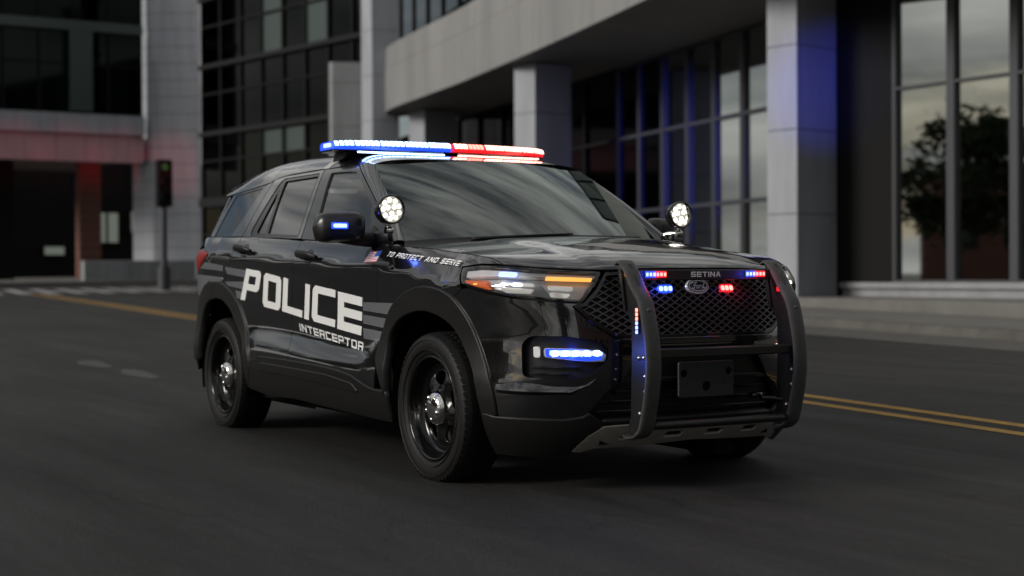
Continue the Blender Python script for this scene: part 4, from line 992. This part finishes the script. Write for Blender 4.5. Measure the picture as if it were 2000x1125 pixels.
ci = [(.963, .300), (.990, .292), (1.040, .298), (1.062, .312), (1.092, .345), (1.130, .480), (1.146, .588), (1.143, .690), (1.122, .795), (1.089, .896), (1.028, .974), (.980, 1.040), (.938, 1.080), (.920, 1.080), (.905, 1.070)]
for s in (-1, 1):
    b = MB(); b.prism(pf+pr, lambda a, c, h, s=s: V((a, s*.430+h, c)), -.006, .006); up = b.build('upright', powder, pbo)
    cap_o = spl(co, 4); cap_i = spl(ci, 4)[::-1]
    # padded cap along the front edge, rounded across
    vs = []; n = len(cap_o); cap_i = spl(ci, 4)[::-1]
    prof = [(-.040, 0), (-.040, .55), (-.034, .85), (-.020, 1), (.020, 1), (.034, .85), (.040, .55), (.040, 0)]
    for i in range(n):
        o_, i_ = V(cap_o[i]), V(cap_i[i])
        for (w, d) in prof:
            p_ = i_.lerp(o_, d); vs.append((p_.x, s*.430+w, p_.y))
    m_ = len(prof); b = MB(); b.add(vs, [(i*m_+k, i*m_+(k+1) % m_, (i+1)*m_+(k+1) % m_, (i+1)*m_+k) for i in range(n-1) for k in range(m_)]+[tuple(range(m_)), tuple((n-1)*m_+k for k in range(m_))])
    b.build('rubber_cap', cap_rubber, up, sharp=40)
    b = MB(); b.lathe([(0, .006), (.009, .005), (.012, 0)], (1.119, s*.430, .870), (1, 0, .4), 12); b.build('cap_bolt', cap_rubber, up, smooth=True)
    fy = s*.437
    b = MB()
    for (x, z) in ((1.055, .652), (1.092, .654), (1.10, .57), (1.10, .50), (1.06, .40), (1.085, .40)): b.lathe([(0, .010), (.008, .009), (.011, .004), (.012, 0)], (x, fy, z), (0, s, 0), 10)
    for (x, z) in ((1.055, .652), (1.092, .654), (1.10, .57), (1.10, .50), (1.06, .40), (1.085, .40)): b.lathe([(0, .010), (.008, .009), (.011, .004), (.012, 0)], (x, s*.423, z), (0, -s, 0), 10)
    b.build('bolt', satin, up, smooth=True)
    b = MB(); b.prism([(.905, 1.055), (.93, 1.05), (.965, .87), (.95, .865)], lambda a, c, h, s=s: V((a, s*.430+h, c)), -.02, .02); b.build('mounting_flange', powder, up)
    # side light heads
    b = MB(); b.box((1.047, s*.440, .819), (.030, .010, .116), .004); so_ = b.build('side_flasher', gloss, up)
    for k in range(6):
        b = MB(); b.box((1.047, s*.4462, .869-.020*k), (.017, .006, .016), .003); b.build('led', (e_red_core if k < 3 else e_blue_core), so_)
    b = MB(); b.box((1.02, s*.420, .955), (.05, .010, .024), .004); b.build('inner_flasher', e_red if s > 0 else e_blue, up)
    if s < 0:
        b = MB(); b.lathe([(0, 0), (.020, 0)], (.957, -.4375, 1.036), (0, -1, 0), 20); sg = b.build('sticker', mat('sticker_orange', (.75, .24, .03), .5), up)
        b = MB(); b.lathe([(0, 0), (.013, 0)], (.957, -.4385, 1.042), (0, -1, 0), 6); b.build('sticker_mark', gloss, sg)
tb = MB(); tb.box((.965, 0, 1.026), (.03, .80, .050), .004); tbo = tb.build('top_channel', powder, pbo, sharp=40)
for s in (-1, 1):
    b = MB(); b.box((.980, s*.294, 1.029), (.012, .124, .032), .006); hd = b.build('dual_flasher', gloss, tbo)
    for k in range(6):
        y = s*.294-.050+.020*k; col = (e_blue_core, e_blue) if k < 3 else (e_red_core, e_red)
        b = MB(); b.box((.9865, y, 1.029), (.006, .0205, .029), .002); o = b.build('lens', col[1], hd)
        b = MB(); b.box((.9895, y, 1.029), (.004, .013, .016), .002); b.build('led', col[0], hd)

# ------------------------------------------------------------------ lettering: glyphs on a unit square, even-odd loops
def glyph(ch, sx, sy):
    m_ = .5; R = lambda a, b, c, d: [(a, b), (c, b), (c, d), (a, d)]; k = min(sx, sy)*.55
    t = m_-sy/2; T = m_+sy/2
    if ch == 'P': return [[(0, 0), (sx, 0), (sx, t-.06), (1-k, t-.06), (1, t-.06+k), (1, 1-k), (1-k, 1), (0, 1)], R(sx, t-.06+sy, 1-sx, 1-sy)]
    if ch == 'O': return [[(k, 0), (1-k, 0), (1, k), (1, 1-k), (1-k, 1), (k, 1), (0, 1-k), (0, k)], R(sx, sy, 1-sx, 1-sy)]
    if ch == 'D': return [[(0, 0), (1-k, 0), (1, k), (1, 1-k), (1-k, 1), (0, 1)], R(sx, sy, 1-sx, 1-sy)]
    if ch == 'L': return [[(0, 0), (1, 0), (1, sy), (sx, sy), (sx, 1), (0, 1)]]
    if ch == 'I': return [R(0, 0, 1, 1)]
    if ch == 'C': return [[(k, 0), (1, 0), (1, sy), (sx, sy), (sx, 1-sy), (1, 1-sy), (1, 1), (k, 1), (0, 1-k), (0, k)]]
    if ch == 'E': return [[(0, 0), (1, 0), (1, sy), (sx, sy), (sx, t), (1, t), (1, T), (sx, T), (sx, 1-sy), (1, 1-sy), (1, 1), (0, 1)]]
    if ch == 'T': return [[(.5-sx/2, 0), (.5+sx/2, 0), (.5+sx/2, 1-sy), (1, 1-sy), (1, 1), (0, 1), (0, 1-sy), (.5-sx/2, 1-sy)]]
    if ch == 'N': return [[(0, 0), (sx, 0), (sx, .72), (1-sx, 0), (1, 0), (1, 1), (1-sx, 1), (1-sx, .30), (sx, 1), (0, 1)]]
    if ch == 'R': return [[(0, 0), (sx, 0), (sx, t-.04), (1-sx*1.5, t-.04), (1-sx*1.1, 0), (1, 0), (1-sx*.45, t), (1, T-.1), (1, 1-k), (1-k, 1), (0, 1)], R(sx, t-.04+sy, 1-sx, 1-sy)]
    if ch == 'A': return [[(0, 0), (sx, 0), (sx+.06, .25), (1-sx-.06, .25), (1-sx, 0), (1, 0), (.5+sx*.75, 1), (.5-sx*.75, 1)], [(sx+.10, .25+sy), (1-sx-.10, .25+sy), (.5, .88-sy*.3)]]
    if ch == 'S': return [[(0, 0), (1-k, 0), (1, k), (1, T), (sx, T), (sx, 1-sy), (1, 1-sy), (1, 1), (k, 1), (0, 1-k), (0, t), (1-sx, t), (1-sx, sy), (0, sy)]]
    if ch == 'V': return [[(.5-sx*.6, 0), (.5+sx*.6, 0), (1, 1), (1-sx, 1), (.5, sy*1.1), (sx, 1), (0, 1)]]
    return []
def letter(ch, quad, sx, sy, m, off, par, S=W, name='letter', grid=.03):
    TL, TR, BR, BL = [V(p) for p in quad]
    f = lambda x, y: tuple(BL.lerp(BR, x).lerp(TL.lerp(TR, x), y))
    loops = [[f(x, y) for x, y in lp] for lp in glyph(ch, sx, sy)]
    return P(name, loops, S, m, par, grid=grid, off=off, fl=.0012, gap=0, hgap=0, bev=.0002)
def word(txt, quad, m, off, par, S=W, sx=.22, sy=.16, gap_=.22, name='lettering', iw=.3, grid=.02):
    TL, TR, BR, BL = [V(p) for p in quad]
    ws = [iw if ch == 'I' else (.55 if ch == ' ' else 1.0) for ch in txt]; tot = sum(ws)+gap_*(len(txt)-1); x = 0; me = None
    sub = []
    for ch, w in zip(txt, ws):
        a, b = x/tot, (x+w)/tot; x += w+gap_
        if ch == ' ': continue
        sub.append(letter(ch, (TL.lerp(TR, a), TL.lerp(TR, b), BL.lerp(BR, b), BL.lerp(BR, a)), sx, sy, m, off, par, S, name, grid))
    # one printed word is one flat sheet
    vs = []; fs = []
    for o in sub:
        k = len(vs); vs += [v.co.copy() for v in o.data.vertices]; fs += [tuple(i+k for i in p.vertices) for p in o.data.polygons]
        d = o.data; bpy.data.objects.remove(o); bpy.data.meshes.remove(d)
    return mesh_obj(name, vs, fs, m, par)
big = dict(P=((-4.171, 1.077), (-3.908, 1.056), (-4.035, .856), (-4.328, .878)), O=((-3.866, 1.051), (-3.579, 1.020), (-3.647, .815), (-3.939, .840)), L=((-3.547, 1.02), (-3.261, .988), (-3.303, .783), (-3.615, .816)),
           I=((-3.212, .984), (-3.145, .977), (-3.205, .771), (-3.274, .778)), C=((-3.101, .977), (-2.785, .949), (-2.829, .739), (-3.165, .769)), E=((-2.751, .942), (-2.436, .912), (-2.480, .705), (-2.799, .733)))
for ch, qd in big.items():
    sx, sy = dict(P=(.28, .20), O=(.27, .20), L=(.25, .20), I=(1, 1), C=(.24, .20), E=(.26, .235))[ch]
    letter(ch, qd, sx, sy, white_vinyl, .0042, car, name='letter')
    ql = [(6.6+a-.0, b) for a, b in qd]
    zl = lambda c: 0
    # the other flank reads from the front backwards
    f_ = lambda a, b: (a+6.55, b+.0)
    qd2 = [(a+6.607, .907+(b-(.878+(a+4.328)*-.0772))*1.0+.0) for a, b in qd]
    qd2 = [(a, b-.09+.0772*(a-2.28)*1.0) for a, b in qd2]
    letter(ch, qd2, sx, sy, white_vinyl, .0042, car, name='letter')
word('INTERCEPTOR', ((-3.362, .748), (-2.462, .668), (-2.457, .619), (-3.361, .704)), white_vinyl, .0042, car, sx=.2, sy=.2, gap_=.22, iw=.24)
word('TO PROTECT AND SERVE', ((-2.126, 1.151), (-1.412, 1.094), (-1.424, 1.071), (-2.150, 1.128)), white_vinyl, .0085, car, sx=.2, sy=.2, gap_=.30, iw=.26)
word('DI', ((.985, .462), (1.045, .470), (1.045, .428), (.985, .420)), white_vinyl, .003, car, sx=.25, sy=.18, gap_=.3)
word('SETINA', ((-.087, 1.0405), (.087, 1.0405), (.087, 1.0165), (-.087, 1.0165)), mat('silver_print', (.78, .78, .76), .35), 0, tbo, S=lambda a, b: (.9818+.0*a, a, b), sx=.2, sy=.2, gap_=.25, iw=.2)
# grey reflective bands in front of and behind the word
for lp in ([(-2.433, .886), (-2.032, .886), (-2.125, .826), (-2.440, .842)], [(-2.445, .818), (-2.138, .802), (-2.178, .752), (-2.452, .772)], [(-2.454, .746), (-2.190, .732), (-2.232, .680), (-2.452, .690)]):
    A('stripe', lp, grey_vinyl, off=.003, fl=.002, gap=0, grid=.05, bev=.0002)
for lp in ([(-5.02, 1.125), (-4.66, 1.098), (-4.655, 1.062), (-5.16, 1.085)], [(-5.22, 1.04), (-4.69, 1.02), (-4.68, .995), (-4.99, .992), (-5.10, .96), (-5.24, .89), (-5.35, .92), (-5.35, 1.0)]):
    A('stripe', lp, grey_vinyl, off=.003, fl=.002, gap=0, grid=.05, bev=.0002)
for lp in ([(-4.60, 1.09), (-4.19, 1.065), (-4.225, 1.020), (-4.575, 1.045)], [(-4.63, .992), (-4.245, .992), (-4.28, .945), (-4.56, .965)], [(-4.42, .935), (-4.29, .925), (-4.32, .882), (-4.40, .885)]):
    A('stripe', lp, grey_vinyl, off=.003, fl=.002, gap=0, grid=.05, bev=.0002)
# flag badge on the door and fender edge
fl_r = A('badge_plate', rnd([(-2.415, 1.150), (-2.385, 1.176), (-2.185, 1.176), (-2.120, 1.146), (-2.040, 1.085), (-2.050, 1.062), (-2.235, 1.070), (-2.345, 1.088)], .02), gloss, off=.006, fl=.006, gap=0, grid=.03)
def fq(x, y):
    TL, TR, BR, BL = V((-2.352, 1.154)), V((-2.218, 1.158)), V((-2.240, 1.100)), V((-2.385, 1.097))
    return tuple(BL.lerp(BR, x).lerp(TL.lerp(TR, x), y))
for k in range(7):
    y0 = k/6.5; y1 = min(1, y0+.5/6.5); x1 = .58 if y0 > .45 else 1
    A('flag_stripe', [fq(0, y0), fq(x1, y0), fq(x1, y1), fq(0, y1)], red_vinyl, par=fl_r, off=.0075, fl=.0008, gap=0, grid=.05, bev=.0001)
    if k < 6:
        y2 = (k+1)/6.5; x1 = .58 if y1 > .45 else 1
        A('flag_stripe', [fq(0, y1), fq(x1, y1), fq(x1, y2), fq(0, y2)], white_vinyl, par=fl_r, off=.0075, fl=.0008, gap=0, grid=.05, bev=.0001)
A('flag_canton', [fq(.585, .47), fq(1, .47), fq(1, 1), fq(.585, 1)], blue_vinyl, par=fl_r, off=.0078, fl=.0008, gap=0, grid=.05, bev=.0001)

# ------------------------------------------------------------------ light bar
def barx(y): return -1.66-.10*(abs(y)/.74)**2.2
BZ = 1.806
base = MB(); ys = [-.735+1.47*i/28 for i in range(29)]
def bar_loft(prof, y0, y1, n):
    vs = []; m_ = len(prof)
    for i in range(n+1):
        y = y0+(y1-y0)*i/n; e = 1-.55*max(0, (abs(y)-.64)/.10)**1.5
        for dx, dz in prof: vs.append((barx(y)+dx*(.55+.45*e), y, BZ+dz*(.75+.25*e)))
    return vs, [(i*m_+k, i*m_+(k+1) % m_, (i+1)*m_+(k+1) % m_, (i+1)*m_+k) for i in range(n) for k in range(m_)]+[tuple(range(m_)), tuple(n*m_+k for k in range(m_))]
base.add(*bar_loft([(.125, -.030), (.13, -.024), (.12, -.020), (-.14, -.020), (-.15, -.025), (-.12, -.034), (.10, -.034)], -.74, .74, 30))
bar = base.build('light_bar', gloss, car, sharp=40)
mods = [(-.735, -.63), (-.625, -.475), (-.47, -.32), (-.315, -.165), (-.16, -.012), (.012, .11), (.115, .225), (.24, .38), (.385, .525), (.53, .63), (.635, .735)]
for i, (y0, y1) in enumerate(mods):
    blue = y0 < -.0; b = MB()
    blue = i < 5 or (i == 5 and False)
    b.add(*bar_loft([(.128, -.020), (.138, -.004), (.120, .026), (.095, .034), (-.11, .034), (-.14, .02), (-.145, -.020)], y0, y1, 5))
    o = b.build('lens_module', e_blue if blue else e_red, bar, sharp=45)
    nled = max(3, int((y1-y0)/.026)); dim = i == 6
    for k in range(nled):
        ya = y0+(y1-y0)*(k+.16)/nled; yb = y0+(y1-y0)*(k+.84)/nled; bb = MB()
        e_ = 1-.55*max(0, (abs((ya+yb)/2)-.64)/.10)**1.5
        vs = []
        for y in (ya, yb):
            for dx, dz in ((.1395, .003), (.1250, .0265), (.105, .0340), (.105, .003)): vs.append((barx(y)+dx*(.55+.45*e_)+.003, y, BZ+dz*(.75+.25*e_)))
        bb.add(vs, [(0, 1, 5, 4), (1, 2, 6, 5), (2, 3, 7, 6), (3, 0, 4, 7), (0, 3, 2, 1), (4, 5, 6, 7)]); bb.build('led', bar_blue if blue else (e_red_core if dim else bar_red), o)
    # alley and end lights seen from the side
for s in (-1, 1):
    b = MB(); b.box((barx(.74)+.02, s*.744, BZ+.008), (.10, .010, .024), .004); b.build('end_light', e_blue_core if s < 0 else e_red, bar)
    b = MB(); b.prism([(-.08, -.034), (.10, -.034), (.05, -.070), (-.11, -.085)], lambda a, c, h, s=s: V((-1.74+a, s*(.635+h), BZ+c)), -.04, .025); b.build('mounting_foot', plastic, bar)
b = MB(); b.box((barx(.3)+.125, -.34, BZ-.040), (.02, .58, .008), .002); b.build('under_glow_strip', bar_blue, bar)  # glow strips added for the bar's light and reflection on the roof
b = MB(); b.box((barx(.3)+.125, .34, BZ-.040), (.02, .58, .008), .002); b.build('under_glow_strip', bar_red, bar)
def beam(name, target, col, energy, size, blend=1.0, src=(-1.55, 0, BZ+.06)):
    l = bpy.data.lights.new(name, 'SPOT'); l.energy = energy; l.color = col; l.spot_size = math.radians(size); l.spot_blend = blend; l.shadow_soft_size = .05
    o = bpy.data.objects.new(name, l); link(o, bar); o.location = src; d = V(target)-V(src); o.rotation_euler = d.to_track_quat('-Z', 'Y').to_euler()
beam('blue_beam', (-27.5, 20.8, 4.3), (.04, .06, 1), 32000, 10.5, src=(-1.72, .1, BZ+.07))
beam('blue_beam', (-17.1, 17.3, 4.9), (.05, .07, 1), 16000, 8, src=(-1.62, .1, BZ+.07))
for ty in (11.9, 14.6, 17.2, 20.0): beam('red_beam', (-70, ty, 7.05-.03*(ty-12)), (1, .09, .14), 42000, 3.7, src=(-1.78, .1, BZ+.07))

# ------------------------------------------------------------------ wheels
def make_wheel(x, s):
    """s=-1 right side; outer face at |y|=.965"""
    Y = s*.845; ax = (0, s, 0); o = (x, Y, .372); R = .374
    w = thing_part('wheel', (x, Y, .372))
    prof = [(.262, .085), (.268, .104), (.285, .114), (.305, .120), (.325, .121), (.345, .116), (.358, .108), (.366, .098)]
    b = MB(); b.lathe(prof+[(.374, .080), (.374, -.080), (.366, -.10), (.345, -.118), (.30, -.12), (.262, -.09)], o, ax, 72); ty = b.build('tyre', rubber, w, sharp=35)
    # raised bead lines on the sidewall
    b = MB()
    for r in (.289, .338): b.lathe([(r-.002, .1165), (r, .1235), (r+.002, .1165)], o, ax, 72)
    b.build('sidewall_rib', rubber, ty, smooth=True)
    b = MB(); e1 = V((1, 0, 0)); e2 = V((0, 0, 1)); nb = 64
    for k in range(nb):
        for row, (h0, h1, sh) in enumerate(((.078, .108, 0), (.042, .072, .5), (-.002, .036, 0), (-.036, -.008, .5), (-.072, -.042, 0), (-.108, -.078, .5))):
            a0 = 2*PI*(k+sh+.10)/nb; a1 = 2*PI*(k+sh+.86)/nb; vs = []
            for r_ in (.366, .3785):
                for (a, h) in ((a0, h0), (a1, h0+.004), (a1, h1+.004), (a0, h1)):
                    rr = r_-(.016 if abs(h) > .10 else (.004 if abs(h) > .07 else 0)); vs.append(V(o)+(e1*math.cos(a)+e2*math.sin(a))*rr+V((0, s*h, 0)))
            b.add(vs, [(4, 5, 6, 7), (0, 1, 5, 4), (1, 2, 6, 5), (2, 3, 7, 6), (3, 0, 4, 7)])
    t = b.build('tread_block', rubber, ty); t['kind'] = 'stuff'
    b = MB(); b.lathe([(.262, .060), (.268, .095), (.262, .106), (.252, .108), (.246, .100), (.240, .070), (.232, .045), (.222, .030), (.214, .030), (.206, .036)], o, ax, 64); b.lathe([(.262, -.09), (.235, -.08), (.226, 0), (.222, .030)], o, ax, 64); rim = b.build('rim', steel_black, w, smooth=True)
    prf = pchip([0, .05, .085, .11, .15, .185, .208], [.074, .074, .070, .060, .052, .047, .034])
    def dS(a, c):
        r = math.hypot(a, c); th = math.atan2(c, a); return (x+a, Y+s*(prf(r)+.012*math.cos(5*(th-.35))*sst(.075, .13, r)*(1-sst(.15, .20, r))*-1), .372+c)
    out = [(.210*math.cos(2*PI*i/60), .210*math.sin(2*PI*i/60)) for i in range(60)]; holes = []
    for k in range(5):
        a = .35+2*PI*k/5; hp = []
        for (r, d) in ((.112, 0), (.120, .20), (.142, .33), (.168, .36), (.184, .27), (.189, 0), (.184, -.27), (.168, -.36), (.142, -.33), (.120, -.20)): hp.append((r*math.cos(a+d), r*math.sin(a+d)))
        hp = spl(hp+[hp[0]], 3)[:-1]; holes.append(hp)
    global CEN
    keep = CEN; CEN = lambda Pp: V((Pp.x, 0, Pp.z))
    P('wheel_disc', [out]+holes, dS, steel_black, rim, grid=.014, fl=.018, gap=0, hgap=0, bev=.005)
    CEN = keep
    b = MB(); b.lathe([(0, -.02), (.222, -.02)], o, ax, 32); b.build('brake_disc', mat('brake_iron', (.03, .03, .03), .6, .3), w)
    b = MB(); b.lathe([(0, .112), (.030, .111), (.058, .106), (.074, .096), (.084, .080), (.087, .066)], o, ax, 40); cap_ = b.build('hub_cap', chrome, w, smooth=True)
    for k in range(5):
        a = 2*PI*k/5+.9; b = MB(); b.lathe([(0, .007), (.009, .006), (.0125, .002), (.015, -.006)], V(o)+V((.057*math.cos(a), s*.104, .057*math.sin(a))), ax, 10); b.build('lug_nut', chrome, cap_, smooth=True)
    return w
def thing_part(name, loc):
    o = bpy.data.objects.new(name, None); o.location = loc; o.empty_display_size = .1; C.objects.link(o); o.parent = car; return o
for x in (0, -3.025):
    for s in (-1, 1):
        make_wheel(x, s)
        b = MB(); n = 30; vs = []
        for i in range(n+1):
            a = -.25+(PI+.5)*i/n
            for h in (.945, .50): vs.append((x+.455*math.cos(a), s*h, .372+.475*math.sin(a)))
        b.add(vs, [(2*i, 2*i+1, 2*i+3, 2*i+2) for i in range(n)]); b.add([(x-.5, s*.5, .15), (x+.5, s*.5, .15), (x+.5, s*.5, 1.0), (x-.5, s*.5, 1.0)], [(0, 1, 2, 3)]); b.build('wheel_well', dark, car)
# ------------------------------------------------------------------ shell behind the gaps, floor, cabin
vs = []; fs = []; zs = [.24, .40, .55, .70, .85, 1.0, 1.12, 1.22]; cs = [-6.3+12.6*i/180 for i in range(181)]
for c in cs:
    for z in zs:
        p_ = V(W(c, z)); vs.append(p_-nrm(W, c, z)*.085)
nz_ = len(zs)
for i in range(180):
    for j in range(nz_-1):
        q = (V(vs[i*nz_+j])+V(vs[(i+1)*nz_+j+1]))/2
        if any((q.x-x)**2+(q.z-.372)**2 < .52**2 for x in (0, -3.025)): continue
        if q.x > .1 and q.z > 1.0: continue
        fs.append((i*nz_+j, (i+1)*nz_+j, (i+1)*nz_+j+1, i*nz_+j+1))
mesh_obj('inner_shell', vs, fs, dark, car)
b = MB(); b.box((-1.5, 0, .27), (2.2, 1.66, .06)); b.box((.45, 0, .30), (.75, 1.0, .12)); b.box((-3.4, 0, .36), (1.0, 1.0, .12)); b.box((-1.2, .25, .20), (4.0, .12, .10)); b.box((0, 0, .33), (.12, 1.5, .10)); b.box((-3.025, 0, .33), (.16, 1.5, .14)); b.build('underbody', dark, car)
b = MB(); b.box((.3, 0, .95), (.9, 1.2, .02)); b.build('engine_cover', dark, car)
cab = MB(); cab.box((-1.9, 0, .55), (3.0, 1.7, .04)); cab.build('cabin_floor', cabin, car)
b = MB(); b.box((-.66, 0, 1.10), (.42, 1.56, .20), .06); b.box((-.74, -.38, 1.20), (.20, .30, .06), .02); b.build('dashboard', cabin, car, sharp=40)
b = MB(); b.lathe([(.17, -.012), (.185, 0), (.17, .012), (.16, 0)], (-.98, .38, 1.12), (-.9, 0, .42), 28, closed=True); b.tube([(-.80, .38, 1.05), (-.97, .38, 1.12)], .03, 8); b.box((-.97, .38, 1.12), (.03, .30, .05), .01); b.build('steering_wheel', cabin, car, sharp=50)
for sx, yy in ((-1.45, -.38), (-1.45, .38), (-2.35, -.38), (-2.35, .38)):
    b = MB(); b.box((sx, yy, .82), (.52, .50, .18), .06); st = b.build('seat', seat_cloth, car, sharp=60)
    b = MB(); b.box((0, 0, 0), (.15, .48, .62), .06, M=Matrix.Rotation(-.20, 3, 'Y')); 
    b.v = [tuple(V(v)+V((sx-.27, yy, 1.12))) for v in b.v]; b.build('seat_back', seat_cloth, st, sharp=60)
    b = MB(); b.box((sx-.36, yy, 1.50), (.10, .27, .17), .04); b.tube([(sx-.34, yy-.06, 1.38), (sx-.36, yy-.06, 1.46)], .008, 6); b.tube([(sx-.34, yy+.06, 1.38), (sx-.36, yy+.06, 1.46)], .008, 6); b.build('headrest', seat_cloth, st, sharp=60)
b = MB(); b.box((-1.95, 0, 1.15), (.03, 1.36, .78), .01); b.build('partition', cabin, car)
b = MB(); b.box((-.98, 0, 1.565), (.05, .24, .07), .02); b.tube([(-.98, 0, 1.6), (-.96, 0, 1.64)], .015, 8); b.build('rear_view_mirror', gloss, car, sharp=50)
b = MB(); b.box((-.92, -.12, 1.13), (.05, .26, .18), .01); b.tube([(-.85, -.12, 1.0), (-.90, -.12, 1.1)], .02, 8); b.build('laptop_screen', cabin, car, sharp=50)

# the blue fog flasher throws light on the push bumper
pl_ = bpy.data.lights.new('fog_flash', 'SPOT'); pl_.energy = 5; pl_.spot_size = math.radians(70); pl_.spot_blend = 1; pl_.color = (.05, .12, 1); pl_.shadow_soft_size = .02
po_ = bpy.data.objects.new('fog_flash', pl_); link(po_, car); po_.location = (.93, -.70, .668); po_.rotation_euler = V((.15, .26, -.005)).to_track_quat('-Z', 'Y').to_euler()

fpt = V(W(-.74, .668))+nrm(W, -.74, .668)*.035
fl_ = bpy.data.lights.new('fog_glow', 'POINT'); fl_.energy = .55; fl_.color = (.03, .07, 1); fl_.shadow_soft_size = .03
fo_ = bpy.data.objects.new('fog_glow', fl_); link(fo_, car); fo_.location = fpt

# grille and channel flashers spill on the bonnet lip and the grille
for (x_, y_, z_, c_, e_) in ((1.02, -.265, 1.03, (1, .03, .05), .22), (1.02, .325, 1.03, (1, .03, .05), .22), (1.02, -.33, 1.03, (.03, .07, 1), .22), (1.02, .265, 1.03, (.03, .07, 1), .22), (.925, .228, .962, (1, .03, .05), .16), (.925, -.228, .962, (.03, .07, 1), .16)):
    l = bpy.data.lights.new('flasher_spill', 'POINT'); l.energy = e_; l.color = c_; l.shadow_soft_size = .02
    o = bpy.data.objects.new('flasher_spill', l); link(o, car); o.location = (x_, y_, z_)
